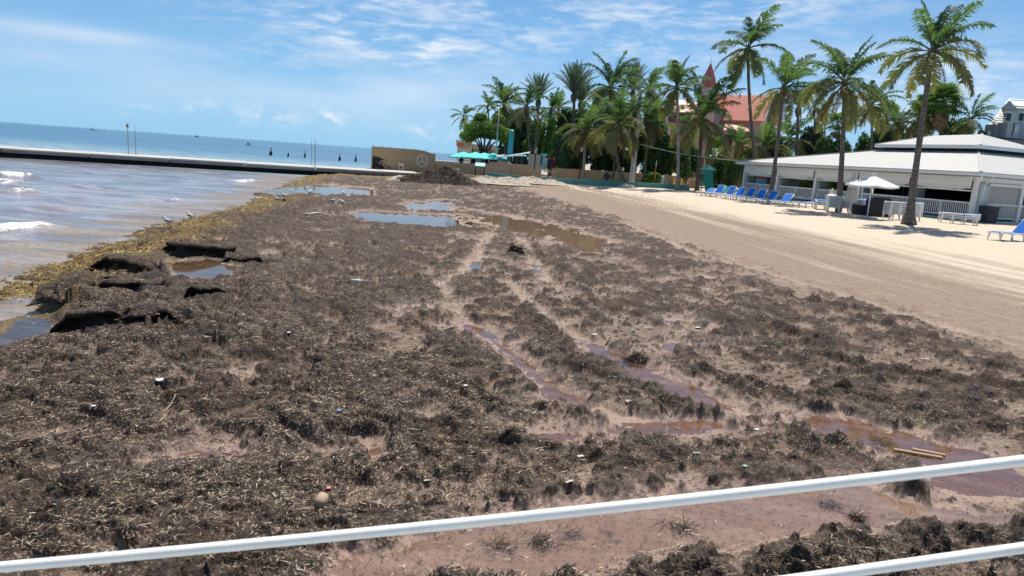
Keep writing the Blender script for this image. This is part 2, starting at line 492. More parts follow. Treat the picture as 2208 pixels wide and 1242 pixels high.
def beach(X, Y):
    """height and surface masks of the beach at plan points"""
    u = sand_u(X, Y); dl = X - shore_x(Y)
    z = base_z(X, Y)
    wx = X + 0.35 * fbm(X * .9, Y * .9, 3, seed=41); wy = Y + 0.35 * fbm(X * .9, Y * .9, 3, seed=57)
    far = sst(Y, 8, 40)
    zone = 1 - sst(u + 2.0 * fbm(X * .5, Y * .2, 4, .6, seed=5), -2.3, 2.0)     # debris, 1 .. sand, 0
    big = fbm(wx * .5, wy * .5, 3, seed=1)
    mid = fbm(wx * 1.6, wy * 1.6, 3, seed=2)
    lump = fbm(wx * 3.7, wy * 3.7, 4, .55, seed=3)
    fine = fbm(X * 11, Y * 11, 4, .65, seed=4)
    left = 1 - sst(X + 0.16 * (Y - 5), -1.6, 2.2)                         # thicker bed seaward
    pale = W2([(620, 640), (760, 700)])
    dens = 0.40 + 0.28 * left + 0.55 * big + 0.55 * mid + 0.18 * far * (1 - left)
    dens = dens * zone
    zd = zone * (0.05 * big + 0.042 * mid)
    clump = sst(lump + .35 * mid + 0.18 * left, 0.02, 0.62)
    zd = zd + zone * (0.022 * clump * (0.35 + 0.65 * sst(dens, 0.0, .6)) + 0.015 * fine * (0.5 + .5 * clump) * np.clip(12 / Y, .5, 1))
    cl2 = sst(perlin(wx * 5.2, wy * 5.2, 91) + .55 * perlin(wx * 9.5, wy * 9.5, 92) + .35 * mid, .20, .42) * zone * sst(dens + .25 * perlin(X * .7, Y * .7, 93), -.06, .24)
    mat = sst(.34 * mid + .66 * lump + .16 * big + .9 * (dens - .42) + .12 * fine, -.02, .10) * zone     # matted layers with torn edges
    mat2 = sst(.5 * perlin(wx * 4.2, wy * 4.2, 95) + .55 * lump + .7 * (dens - .62), .02, .12) * zone
    zd = zd + .040 * mat + .035 * mat2
    cl2 = cl2 * sst(fbm(X * .9, Y * 1.1, 3, seed=97), -.05, .35)
    zd = zd + .038 * np.minimum(cl2 * 1.4, 1) * (1 + .5 * fine) * np.clip(14 / Y, .6, 1)
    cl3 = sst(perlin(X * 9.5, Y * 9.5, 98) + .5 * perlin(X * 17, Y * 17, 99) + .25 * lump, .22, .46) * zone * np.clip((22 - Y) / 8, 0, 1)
    zd = zd + .020 * cl3
    weed = np.maximum(np.maximum(.95 * np.maximum(cl2, cl3 * .9), .50 * mat + .22 * mat2), np.clip(dens, 0, 1) * 0.30 + .6 * clump * 0.55 * zone * sst(dens, -.25, .5))
    weed = np.maximum(weed, zone * (.31 + .14 * fine + .08 * mid))
    clod_shade = np.maximum(cl2, .6 * cl3)
    # thick bed on the left with broken edges
    sdT = poly_sd(THICK, X, Y) + .5 * mid
    thick = 1 - sst(sdT, -1.0, .6)
    zd = zd + 0.14 * thick
    weed = np.maximum(weed, thick * (0.62 + .25 * lump))
    for P, h, run in SCARPS:
        m = line_soft(P, X, Y, run + .8)
        if not m.any(): continue
        x, y = X[m] + .10 * mid[m], Y[m] + .30 * big[m] + .22 * mid[m] + .06 * lump[m]
        d, sg, t = line_sd(P, x, y)
        sd = d * sg
        end = sst(t, 0.0, .12) * (1 - sst(t, .88, 1.0))
        h = h * .52
        up = h * end * sst(sd, -.08, .08) * (1 - sst(sd, .15, run))
        dip = -.50 * h * end * (1 - sst(-sd, .16, .75)) * sst(-sd, -.08, .06)
        zd[m] += up + dip
        weed[m] = np.maximum(weed[m], end * (1 - sst(np.abs(sd), .1, .5)) * .95)
        clod_shade[m] = np.maximum(clod_shade[m], end * (1 - sst(np.abs(sd + .09), .14, .30)))  # scarp face darkened through the mask, painting its shade
    for P, h, r in ROWS:
        m = line_soft(P, X, Y, 3 * r + .5)
        if not m.any(): continue
        d, sg, t = line_sd(P, X[m] + .25 * r * (mid[m] + lump[m]), Y[m] + .5 * r * (mid[m] + 1.4 * lump[m]))
        k = np.exp(-(d / r) ** 2) * sst(t, 0, .08) * (1 - sst(t, .92, 1)) * np.clip(.75 + .9 * lump[m] + .6 * mid[m], 0, 1.5)
        zd[m] += .62 * h * k * (1 + .4 * fine[m])
        weed[m] = np.maximum(weed[m], np.clip(1.25 * k, 0, 1))
    rut_a = np.zeros_like(X)
    for P, h, r in RUTS:
        m = line_soft(P, X, Y, 3 * r + .3)
        if not m.any(): continue
        d, sg, t = line_sd(P, X[m] + .1 * mid[m] + .05 * lump[m], Y[m] + .1 * mid[m])
        k = np.exp(-(d / r) ** 4) * sst(t, 0, .05) * (1 - sst(t, .95, 1))
        zd[m] += -h * k + .35 * h * np.exp(-((d - 1.6 * r) / (.5 * r)) ** 2)
        weed[m] *= 1 - .5 * k
        rut_a[m] = np.maximum(rut_a[m], k)
    # seaward soup of floating weed
    sdS = poly_sd(SOUP, X, Y) + .25 * mid
    soup = 1 - sst(sdS, -.3, .35)
    z = lerp(z + zd, -0.27 + .035 * lump + .02 * fine, soup)
    # sand: raked lengthwise
    s = 1 - zone
    rk = fbm(u * 1.5, Y * .045, 4, .6, seed=21)
    rk2 = fbm(u * 4.5 + .6 * perlin(X * .3, Y * .1, 8), Y * .16, 3, .6, seed=22)
    foot = fbm(X * 3.2, Y * 3.2, 3, .6, seed=25)
    soft = sst(u, 8, 13)
    z = z + s * (.014 * rk2 * (1 - soft) * np.clip((26 - Y) / 12, 0, 1) + .03 * foot * soft * np.clip(30 / Y, .4, 1) + .012 * fine * (1 - .6 * soft) + .03 * rk)
    # water's edge
    edge = 1 - sst(dl, 1.7, 3.9)
    wet = np.zeros_like(X)
    for (P, dep, rg, rd), wl in zip(POOLS, POOL_Z):
        m = line_soft(P, X, Y, 1.6)
        if not m.any(): continue
        q = rg * (1.1 * mid[m] + 1.2 * lump[m] + .5 * fine[m])
        isle = 0
        if rg > .21:
            q = q + rg * 1.1 * big[m]
            isle = sst(fbm(X[m] * .7, Y[m] * .30, 4, .6, seed=131), .16, .55) * (dep * 1.5 + .02)
        dep = dep * .75
        sd = poly_sd(P, X[m], Y[m]) + q
        inn = 1 - sst(sd, -.5 * rg - .12, .14)
        bed = wl - dep * (.55 + .45 * sst(-sd, 0, .5)) + dep * (.9 * mid[m] + .8 * lump[m] + .4 * fine[m]) * (1.0 if dep > .028 else 1.0)
        bed = bed + isle
        rim = 1 - sst(sd, .10, .75)
        zz = np.maximum(z[m], lerp(z[m], wl + .006 + .02 * np.abs(fine[m]), rim))
        z[m] = lerp(zz, bed, inn)
        weed[m] *= 1 - inn * (.92 - .5 * sst(lump[m], .15, .5))
        wet[m] = np.maximum(wet[m], (1 - sst(sd, .0, .55 if rd else .4)) * (1.0 if rd > .5 else .55))
    gold = edge * sst(fbm(X * .5, Y * .35, 3, seed=31) + .5 * lump, -.55, .25) * (1 - sst(dl, 2.2, 3.8))
    gold = np.maximum(gold, .85 * edge * (1 - sst(Y, 48, 62) * 0) * sst(Y, 40, 56))
    # the far strip of weed along the sea wall
    gold = np.maximum(gold, .8 * sst(Y, 60, 63) * (1 - sst(X, -12, -6)) * (dl > 0))
    weed = np.maximum(weed, edge * .75) * (1 - .0 * gold)
    weed = np.maximum(weed, soup * .55)
    wet = np.maximum(wet, soup * .5)
    weed = np.clip(weed, 0, 1) * (1 - .0 * s)
    sandtone = np.clip(sst(u, .5, 11) * .92 + .72 * rk * (1 - .75 * soft) * s + .30 * rk2 * (1 - soft) * s + .1 * foot * s, 0, 1)
    strew = zone * sst(fbm(X * .8, Y * .8, 3, seed=61) + .5 * left, -.1, .6)   # straw on top
    clod_shade = np.clip(clod_shade * (1 - wet) + 0 * X, 0, 1)
    return clod_shade, z, weed, np.clip(wet, 0, 1), np.clip(gold, 0, 1), s, sandtone, rut_a, strew

def grid_mesh(name, X, Y, Z, attrs, mat):
    nr, nc = X.shape
    co = np.stack([X, Y, Z], -1).reshape(-1, 3).astype(np.float32)
    idx = np.arange(nr * nc).reshape(nr, nc)
    q = np.stack([idx[:-1, :-1], idx[:-1, 1:], idx[1:, 1:], idx[1:, :-1]], -1).reshape(-1, 4)
    me = bpy.data.meshes.new(name)
    me.vertices.add(len(co)); me.vertices.foreach_set('co', co.ravel())
    me.loops.add(q.size); me.loops.foreach_set('vertex_index', q.ravel().astype(np.int32))
    me.polygons.add(len(q))
    me.polygons.foreach_set('loop_start', (np.arange(len(q)) * 4).astype(np.int32))
    me.polygons.foreach_set('use_smooth', np.ones(len(q), bool))
    me.update(calc_edges=True)
    for an, arr in attrs.items():
        a = me.attributes.new(an, 'FLOAT_COLOR', 'POINT')
        a.data.foreach_set('color', np.ascontiguousarray(arr.reshape(-1, 4), np.float32).ravel())
    me.materials.append(mat)
    return me

def beach_material():
    m, t, out = new_mat('beach_ground')
    P = t.new('ShaderNodeTexCoord').outputs['Object']
    def attr(n):
        a = t.new('ShaderNodeAttribute', attribute_name=n)
        s = t.new('ShaderNodeSeparateColor'); t.l.new(a.outputs['Color'], s.inputs[0])
        return list(s.outputs) + [a.outputs['Alpha']]
    weed, wet, gold, sand = attr('mask')
    tone, rut, strew, clod_shade = attr('tone')
    nA = t.noise(P, 2.3, 6, .6); nB = t.noise(P, 14, 6, .65); nC = t.noise(P, 55, 4, .7); nD = t.noise(P, 150, 2, .6)
    # mud and old sand between the weed
    mud = t.mix(t.ss(nB, .35, .65), (.165, .112, .082), (.32, .232, .175))
    mud = t.mix(t.ss(nA, .42, .68), mud, (.37, .285, .225))
    mud = t.mix(t.math('MULTIPLY', rut, .35), mud, (.52, .41, .33))
    mud = t.mix(t.math('MULTIPLY', wet, .85), mud, t.mix(nB, (.20, .128, .100), (.35, .25, .20)))
    # weed litter
    wd = t.mix(t.ss(nC, .36, .66), (.017, .0115, .0085), (.088, .057, .041))
    wd = t.mix(t.ss(nA, .4, .7), wd, t.mix(nC, (.034, .0235, .017), (.128, .089, .063)))
    fl = t.vor(t.scaled(P, (1, 1, 1), (0, 0, .6)), 48, 'Color')
    flr = t.sep(fl)
    dist = t.vor(t.scaled(P, (1, 1, 1), (0, 0, .6)), 48, 'Distance')
    fleck = t.math('MULTIPLY', t.math('GREATER_THAN', flr[0], .60), t.ss(dist, .62, .30))
    fleck = t.math('MULTIPLY', fleck, t.math('ADD', t.math('MULTIPLY', strew, .75), .25))
    straw = t.mix(flr[1], (.24, .175, .125), (.60, .495, .38))
    wd = t.mix(t.math('MULTIPLY', fleck, .55), wd, straw)
    wd = t.mix(t.math('MULTIPLY', clod_shade, .85), wd, t.mix(t.ss(nC, .4, .7), (.012, .009, .008), (.045, .032, .027)))      # sodden clods; shade of clods, scarp faces and lips painted in too
    wmask = t.ss(t.math('ADD', weed, t.math('ADD', t.math('MULTIPLY', t.math('SUBTRACT', nB, .5), .95),
                 t.math('MULTIPLY', t.math('SUBTRACT', nC, .5), .9))), .16, .56)
    # sand
    sd = t.mix(t.ss(t.math('ADD', tone, t.math('MULTIPLY', t.math('SUBTRACT', nB, .5), .35)), .12, .85), (.25, .185, .135), (.54, .445, .34))
    crumb = t.math('MULTIPLY', t.math('GREATER_THAN', t.sep(t.vor(P, 16, 'Color'))[0], .66), t.ss(t.vor(P, 16), .55, .2))
    sd = t.mix(t.math('MULTIPLY', crumb, t.math('SUBTRACT', .72, t.math('MULTIPLY', tone, .85), clamp=True)), sd, (.085, .062, .05))
    cr2 = t.math('MULTIPLY', t.math('GREATER_THAN', t.sep(t.vor(P, 6.5, 'Color'))[1], .80), t.ss(t.vor(P, 6.5), .38, .10))
    sd = t.mix(t.math('MULTIPLY', cr2, t.math('SUBTRACT', .75, t.math('MULTIPLY', tone, .95), clamp=True)), sd, (.075, .055, .045))
    sd = t.mix(1.0, sd, t.comb(*[t.math('ADD', .82, t.math('MULTIPLY', nD, .36))] * 3), 'MULTIPLY')
    base = t.mix(sand, mud, sd)
    col = t.mix(t.math('MULTIPLY', wmask, t.math('SUBTRACT', 1.0, t.math('MULTIPLY', sand, .8))), base, wd)
    gl = t.mix(t.ss(nC, .38, .62), (.075, .042, .024), (.30, .215, .062))
    gl = t.mix(t.ss(nB, .45, .7), gl, (.16, .085, .05))
    col = t.mix(t.math('MULTIPLY', gold, .9), col, gl)
    rough = t.math('SUBTRACT', t.math('SUBTRACT', .90, t.math('MULTIPLY', wet, .22)), t.math('MULTIPLY', clod_shade, .25))
    h = t.math('ADD', t.math('MULTIPLY', nC, .6), t.math('ADD', t.math('MULTIPLY', nD, .3), t.math('MULTIPLY', fleck, .35)))
    b = t.new('ShaderNodeBump')
    b.inputs['Distance'].default_value = .03
    t.put(b.inputs['Strength'], t.math('SUBTRACT', .75, t.math('ADD', t.math('MULTIPLY', wet, .5), t.math('MULTIPLY', sand, .2))))
    t.put(b.inputs['Height'], h)
    p = bsdf(t, col, rough, .25, 0, b.outputs[0])
    t.l.new(p.outputs[0], out.inputs[0])
    return m
BEACH_MAT = beach_material()
AZ = np.tan(np.linspace(R(-44), R(46), 1110))
DEP = np.linspace(R(43), R(1.55), 730)
dist_ = 2.6 / np.tan(DEP)
Yg = np.repeat(dist_[:, None], len(AZ), 1)
Xg = Yg * AZ[None, :]
a_clod_shade, Zg, a_weed, a_wet, a_gold, a_sand, a_tone, a_rut, a_strew = beach(Xg, Yg)
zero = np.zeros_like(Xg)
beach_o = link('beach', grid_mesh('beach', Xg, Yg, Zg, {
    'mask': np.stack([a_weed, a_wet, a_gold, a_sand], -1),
    'tone': np.stack([a_tone, a_rut, a_strew, a_clod_shade], -1)}, BEACH_MAT))
tag(beach_o, 'beach covered in dark washed-up seaweed, mud and raked sand', kind='structure')

# torn lips of matted weed overhanging the broken edges
LIPS = []
def lip(P, h, seed):
    L = np.concatenate([[0], np.cumsum(np.hypot(*np.diff(P, axis=0).T))])
    n = int(L[-1] / .035) + 2
    sv = np.linspace(0, L[-1], n); cx = np.interp(sv, L, P[:, 0]); cy = np.interp(sv, L, P[:, 1])
    k = np.ones(9) / 9
    cx = np.convolve(np.pad(cx, 4, 'edge'), k, 'valid'); cy = np.convolve(np.pad(cy, 4, 'edge'), k, 'valid')
    cy = cy - (.30 * fbm(cx * .5, cy * .5, 3, seed=1) * .9 + .14 * fbm(cx * 1.6, cy * 1.6, 3, seed=2))      # follows the bank
    tx, ty = np.gradient(cx), np.gradient(cy); tl = np.hypot(tx, ty); nx, ny = ty / tl, -tx / tl
    t = sv / L[-1]; end = sst(t, 0, .30) * (1 - sst(t, .68, 1))
    top = np.array([hz0(x - .28 * a, y - .28 * b) for x, y, a, b in zip(cx, cy, nx, ny)])
    sec = [(-.55, -.05), (-.36, .005), (-.22, .022), (-.10, .030), (.00, .030), (.07, .018), (.11, -.015), (.10, -.05), (.04, -.075), (-.06, -.095), (-.20, -.13)]
    m = len(sec); top = np.convolve(np.pad(top, 4, 'edge'), k, 'valid')
    o = np.array([a for a, _ in sec])[:, None]; dz = np.array([b for _, b in sec])[:, None]
    wob = 1 + .9 * fbm(sv * 1.7, sv * 0 + seed, 4, .6, seed=seed)
    front = np.clip((o + .25) / .3, 0, 1)
    oo = o * (.55 + .45 * end) + front * (.10 * (wob - 1) + .075 * fbm(sv * 6 + 0 * o, o * 6, 4, .65, seed=seed + 1)) + front * .03
    zz = top + dz * (.4 + .6 * h / .3) * (.25 + .75 * end) + .032 * fbm(sv * 6 + 0 * o, o * 8 + seed, 4, .7, seed=seed + 2) - .012 - .17 * (1 - end)
    X, Y = cx + nx * oo, cy + ny * oo
    one = np.ones_like(X)
    LIPS.append((X[1:7], Y[1:7], zz[1:7]))
    under = np.repeat((np.arange(m) > 5)[:, None], n, 1) * .5  # underside of the lip painted darker as its shade
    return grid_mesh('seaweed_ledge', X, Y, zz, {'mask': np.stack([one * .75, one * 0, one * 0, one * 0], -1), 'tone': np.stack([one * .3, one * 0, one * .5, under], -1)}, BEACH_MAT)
def hz0(x, y):
    a = (math.atan2(x, y) - R(-44)) / (R(46) - R(-44)) * (len(AZ) - 1); d = (DEP[0] - math.atan2(2.6, y)) / (DEP[0] - DEP[-1]) * (len(DEP) - 1)
    return float(Zg[int(np.clip(round(d), 0, len(DEP) - 1)), int(np.clip(round(a), 0, len(AZ) - 1))])
for i, (P, h, run) in enumerate(SCARPS[:9]):
    link('seaweed_ledge', lip(P, h, i * 7 + 3), beach_o)

# land behind the beach, out to the trees and beyond
def strip_sheet(name, mat, xs, ys, zf, label):
    X, Y = np.meshgrid(xs, ys)
    me = grid_mesh(name, X, Y, zf(X, Y), {}, mat)
    return tag(link(name, me), label, kind='structure')
land_mat = plain('dry_sandy_soil', (.42, .35, .27), .95, .2, .6, .1, .3, 8)
strip_sheet('ground', land_mat, np.concatenate([np.linspace(-14, 90, 53), [200, 500]]), np.concatenate([np.linspace(93, 200, 40), [500, 900]]),
            lambda X, Y: np.minimum(.42 + .004 * (Y - 69), 1.2) - 3.0 * (1 - sst(X, -14, -8)), 'pale sandy ground under the trees behind the beach')
def side_z(X, Y):
    return base_z(X, Y) - .06

# ------------------------------------------------------------------ water
def water_film(name, tint, murk, mfac, rough=.02, bump=.02):
    m, t, out = new_mat(name)
    P = t.new('ShaderNodeTexCoord').outputs['Object']
    nm = bumped(t, t.noise(t.scaled(P, (1, 2.2, 1)), 5, 3, .5), bump, .02)
    tr = t.new('ShaderNodeBsdfTransparent'); tr.inputs[0].default_value = tint + (1,)
    gl = t.new('ShaderNodeBsdfGlossy'); gl.inputs['Roughness'].default_value = rough
    t.l.new(nm, gl.inputs['Normal'])
    pn = t.ss(t.noise(t.scaled(P, (.6, 1.4, 1)), 2.2, 6, .65), .34, .66)
    df = t.new('ShaderNodeBsdfDiffuse')
    t.l.new(t.mix(pn, tuple(c * .68 for c in murk), tuple(min(c * 1.45, 1) for c in murk)), df.inputs[0])
    bd = t.new('ShaderNodeMixShader')
    t.put(bd.inputs[0], t.math('MULTIPLY', mfac, t.math('ADD', .55, t.math('MULTIPLY', pn, 1.1))))
    t.l.new(tr.outputs[0], bd.inputs[1]); t.l.new(df.outputs[0], bd.inputs[2])
    fr = t.new('ShaderNodeFresnel'); fr.inputs[0].default_value = 1.68
    mx = t.new('ShaderNodeMixShader')
    t.l.new(fr.outputs[0], mx.inputs[0]); t.l.new(bd.outputs[0], mx.inputs[1]); t.l.new(gl.outputs[0], mx.inputs[2])
    t.l.new(mx.outputs[0], out.inputs[0])
    return m
FILM_RED = water_film('tea_coloured_water', (.84, .68, .57), (.175, .115, .088), .30)
FILM_THIN = water_film('thin_brown_water', (.92, .86, .81), (.31, .215, .165), .20)
FILM_DARK = water_film('clear_pool_water', (.72, .62, .50), (.13, .10, .07), .3)
for (P, dep, rg, rd), wl in zip(POOLS, POOL_Z):
    c = P.mean(axis=0)
    n = len(P); ring = []
    area = sum(P[i][0] * P[(i + 1) % n][1] - P[(i + 1) % n][0] * P[i][1] for i in range(n))
    for i in range(n):
        a, b, cc = P[i - 1], P[i], P[(i + 1) % n]
        e1 = (b - a) / (np.hypot(*(b - a)) + 1e-9); e2 = (cc - b) / (np.hypot(*(cc - b)) + 1e-9)
        nn = np.array([e1[1] + e2[1], -e1[0] - e2[0]]) * (1 if area > 0 else -1)
        nn /= np.hypot(*nn) + 1e-6
        ring.append(b + nn * (.16 + rg * .5))
    mb = MB((c[0], c[1], wl))
    mb.face([(p[0], p[1], wl) for p in (ring if area > 0 else ring[::-1])])
    o = mb.build('puddle', FILM_THIN if dep < .028 else FILM_RED if rd > .5 else FILM_DARK, loc=(c[0], c[1], wl))
    tag(o, kind='structure')

# the sea: one sheet from the weed line to the horizon, with swell and breaking foam inshore
SEA_Z = -0.25
BREAK = [([(-60,376),(20,375),(92,381)], .26, .5, 1.0), ([(-80,392),(0,388),(46,396)], .20, .45, 1.0), ([(18,412),(50,408),(78,413)], .16, .35, .8),
         ([(-60,496),(20,488),(80,484),(118,491)], .17, .32, 1.0), ([(280,434),(340,430),(420,429)], .10, .4, .55),
         ([(500,392),(540,388),(566,394)], .12, .6, .8), ([(150,372),(220,374),(300,380)], .10, .6, 0.0),
         ([(60,440),(140,428),(230,432)], .10, .5, 0.0), ([(120,404),(200,402),(290,405)], .10, .6, .0), ([(0,455),(90,446),(190,452)], .09, .4, 0.1)]
BREAK = [(W2(p, SEA_Z + h * .5), h, r, f) for p, h, r, f in BREAK]
azs = np.tan(np.linspace(R(-58), R(40), 560))
dsp = np.concatenate([np.linspace(R(19), R(2.35), 340), np.linspace(R(2.33), R(.02), 70)])
yd = 2.85 / np.tan(dsp)
Ys = np.repeat(yd[:, None], len(azs), 1); Xs = Ys * azs[None, :]
inn = 1 - sst(Ys, 58, 66)
sw = .05 * np.sin(1.15 * (Ys * .9 + Xs * .35) + 1.6 * fbm(Xs * .12, Ys * .12, 2, seed=71)) * sst(fbm(Xs * .15, Ys * .2, 2, seed=72), -.4, .5)
ch = .028 * fbm(Xs * .9, Ys * 1.9, 4, .55, seed=73) + .012 * fbm(Xs * 4, Ys * 6, 3, .6, seed=74)
out_ = sst(Ys, 64, 70) * (1 - sst(Ys, 250, 420))
Zs = SEA_Z + inn * (sw + ch) + out_ * (.10 * fbm(Xs * .35, Ys * .5, 4, .6, seed=75))
foam = np.zeros_like(Xs)
for P, h, r, f in BREAK:
    m = line_soft(P, Xs, Ys, 4 * r + 1)
    if not m.any(): continue
    wob = fbm(Xs[m] * 1.3, Ys[m] * 1.3, 4, .6, seed=77)
    d, sg, t = line_sd(P, Xs[m], Ys[m] + .35 * r * wob)
    sd = d * sg
    end = sst(t, 0, .2) * (1 - sst(t, .75, 1))
    k = np.where(sd < 0, np.exp(-(sd / (.55 * r)) ** 2), np.exp(-(sd / (1.5 * r)) ** 2)) * end
    Zs[m] += h * k * (1 + .25 * wob)
    fk = end * f * (1 - sst(np.abs(sd + .15 * r), .2 * r, 1.15 * r)) * sst(fbm(Xs[m] * 2.2, Ys[m] * 3, 4, .65, seed=78) + .42, -.25, .6)
    fk = np.maximum(fk, .55 * f * end * sst(sd, -.1, .1) * (1 - sst(sd, .2, 4.5 * r)))
    foam[m] = np.maximum(foam[m], fk)
dls = Xs - shore_x(Ys)
lace = sst(fbm(Xs * 1.1, Ys * 2.2, 4, .65, seed=79), .30, .62) * sst(dls, -5, -1) * inn * .35
foam = np.maximum(foam, lace)
fw = sst(fbm(Xs * .28, Ys * .55, 4, .6, seed=80) + .8 * sst(dls, -4.0, 0) + .30 * sst(Ys, 40, 58) * sst(Xs, -38, -20), .20, .75) * inn
shal = sst(Ys, 60, 64) * (1 - sst(Ys, 90, 260))
def sea_material():
    m, t, out = new_mat('sea_water')
    P = t.new('ShaderNodeTexCoord').outputs['Object']
    a = t.new('ShaderNodeAttribute', attribute_name='sea')
    s = t.new('ShaderNodeSeparateColor'); t.l.new(a.outputs['Color'], s.inputs[0])
    inner, fm, weed = s.outputs; far = a.outputs['Alpha']
    y = t.sep(P)[1]
    nz = t.noise(t.scaled(P, (.35, 1.0, 1)), .9, 6, .65)
    open_ = t.mix(t.ss(y, 66, 150), (.30, .40, .42), (.085, .19, .275))
    open_ = t.mix(t.ss(y, 700, 2600), open_, (.09, .29, .33))
    patch = t.noise(t.scaled(P, (.012, .05, 1)), 1.0, 4, .6)
    open_ = t.mix(t.math('MULTIPLY', t.ss(patch, .45, .65), t.ss(y, 120, 300)), open_, (.045, .125, .20))
    open_ = t.mix(t.math('MULTIPLY', t.ss(nz, .48, .64), .7), open_, (.02, .06, .12))
    bay = t.mix(t.ss(nz, .4, .65), (.17, .155, .17), (.36, .33, .335))
    col = t.mix(inner, open_, bay)
    nb = t.noise(P, 26, 4, .7); nc = t.noise(P, 8, 4, .6)
    wf = t.math('MULTIPLY', weed, t.ss(t.math('ADD', t.math('MULTIPLY', nb, .6), t.math('MULTIPLY', nc, .5)), .44, .62))
    col = t.mix(t.math('MULTIPLY', wf, .85), col, t.mix(t.ss(nb, .4, .6), (.09, .05, .03), (.30, .20, .07)))
    fn_ = t.math('ADD', t.math('MULTIPLY', t.noise(t.scaled(P, (.7, 1.5, 1)), 5, 6, .72), 1.0), t.math('MULTIPLY', nb, .5))
    ff = t.ss(t.math('ADD', t.math('MULTIPLY', fm, .95), t.math('MULTIPLY', t.math('SUBTRACT', fn_, .75), 2.2)), .38, .80)
    ff = t.math('MULTIPLY', t.math('MULTIPLY', ff, t.ss(fm, .02, .2)), .88)
    col = t.mix(ff, col, (.80, .79, .77))
    rough = t.math('ADD', .10, t.math('ADD', t.math('MULTIPLY', ff, .6), t.math('MULTIPLY', wf, .4)))
    rough = t.math('ADD', rough, t.math('MULTIPLY', t.math('SUBTRACT', 1.0, inner), .22))
    h1 = t.noise(t.scaled(P, (.55, 1.3, 1)), 2.2, 6, .62)
    nm = bumped(t, h1, .55, .12)
    p = bsdf(t, col, rough, .5, 0, nm)
    p.inputs['IOR'].default_value = 1.33
    t.l.new(p.outputs[0], out.inputs[0])
    return m
SEA_MAT = sea_material()
sea = link('sea', grid_mesh('sea', Xs, Ys, Zs, {'sea': np.stack([inn, foam, fw, shal], -1)}, SEA_MAT))
tag(sea, 'open sea with brown weedy surf in the bay', kind='structure')
# ------------------------------------------------------------------ loose weed blades strewn over the bed
def height_lookup():
    la, ld = len(AZ), len(DEP)
    taz = np.linspace(R(-44), R(46), la)
    def f(X, Y):
        a = (np.arctan2(X, Y) - taz[0]) / (taz[1] - taz[0])
        d = (DEP[0] - np.arctan2(2.6, Y)) / (DEP[0] - DEP[1])
        a = np.clip(a, 0, la - 1.001); d = np.clip(d, 0, ld - 1.001)
        i, j = a.astype(int), d.astype(int); fa, fd = a - i, d - j
        def s(A):
            return (A[j, i] * (1 - fa) + A[j, i + 1] * fa) * (1 - fd) + (A[j + 1, i] * (1 - fa) + A[j + 1, i + 1] * fa) * fd
        return s
    return f
HL = height_lookup()
def hz(x, y):
    return float(HL(np.array([x]), np.array([y]))(Zg)[0])
rs = np.random.RandomState(5)
def scatter(n, dlo, dhi):
    a = rs.uniform(R(-42), R(42), n); d = rs.uniform(R(dlo), R(dhi), n)
    Y = 2.6 / np.tan(d); return np.tan(a) * Y, Y

def blade_mesh(name, X, Y, Z, length, width, curl, lift, colour, mat):
    """flat curled ribbons of three quads each"""
    n = len(X); th = rs.uniform(0, 2 * np.pi, n)
    k = 3
    pts = np.zeros((n, k, 2, 3), np.float32)
    px, py, pz = X.copy(), Y.copy(), Z.copy(); ang = th.copy()
    rise = lift
    for i in range(k):
        w = width * (1.0 if i == 1 else .5)
        cx, cy = -np.sin(ang) * w / 2, np.cos(ang) * w / 2
        pts[:, i, 0] = np.stack([px - cx, py - cy, pz], -1)
        pts[:, i, 1] = np.stack([px + cx, py + cy, pz + w * .35], -1)
        px = px + np.cos(ang) * length / 2; py = py + np.sin(ang) * length / 2
        pz = pz + rise * length / 2; rise = rise - lift * .9
        ang = ang + curl
    co = pts.reshape(-1, 3)
    b = (np.arange(n) * k * 2)[:, None, None]
    q = np.array([[0, 2, 3, 1], [2, 4, 5, 3]])[None] + b
    q = q.reshape(-1, 4)
    me = bpy.data.meshes.new(name)
    me.vertices.add(len(co)); me.vertices.foreach_set('co', co.ravel())
    me.loops.add(q.size); me.loops.foreach_set('vertex_index', q.ravel().astype(np.int32))
    me.polygons.add(len(q)); me.polygons.foreach_set('loop_start', (np.arange(len(q)) * 4).astype(np.int32))
    me.update(calc_edges=True)
    a = me.attributes.new('tint', 'FLOAT_COLOR', 'POINT')
    c = np.repeat(np.concatenate([colour, np.ones((n, 1))], 1)[:, None], k * 2, 1)
    a.data.foreach_set('color', c.astype(np.float32).ravel())
    me.materials.append(mat)
    return me
m_bl, t_, out_n = new_mat('weed_blades')
_a = t_.new('ShaderNodeAttribute', attribute_name='tint')
t_.l.new(bsdf(t_, _a.outputs['Color'], .75, .25).outputs[0], out_n.inputs[0])

def palette(n, wts):
    cols = np.array([(.020, .016, .014), (.050, .032, .022), (.11, .072, .047), (.29, .215, .15), (.56, .46, .34), (.060, .048, .032)])
    i = rs.choice(len(cols), n, p=np.array(wts) / sum(wts))
    return cols[i] * rs.uniform(.7, 1.3, (n, 1))
X, Y = scatter(420000, 4.0, 34.0)
S = HL(X, Y)
wd, wt, sd_, st, zz = S(a_weed), S(a_wet), S(a_sand), S(a_strew), S(Zg)
nlev = np.full(X.shape, -9.0)
for (P, dep, rg, rd), wl in zip(POOLS, POOL_Z):
    m = line_soft(P, X, Y, .4)
    if m.any(): nlev[m] = np.where(poly_sd(P, X[m], Y[m]) < .3, wl, nlev[m])
keep = rs.rand(len(X)) < (np.clip(.12 + .70 * wd + .25 * st, 0, 1) * (1 - .93 * sd_) * (1 - .75 * wt))
keep &= zz > nlev + .004
keep &= (HL(X, Y + .12)(Zg) - zz) / .12 < .75
keep |= (nlev > -5) & (zz <= nlev + .004) & (rs.rand(len(X)) < .05)
zz = np.maximum(zz, nlev)
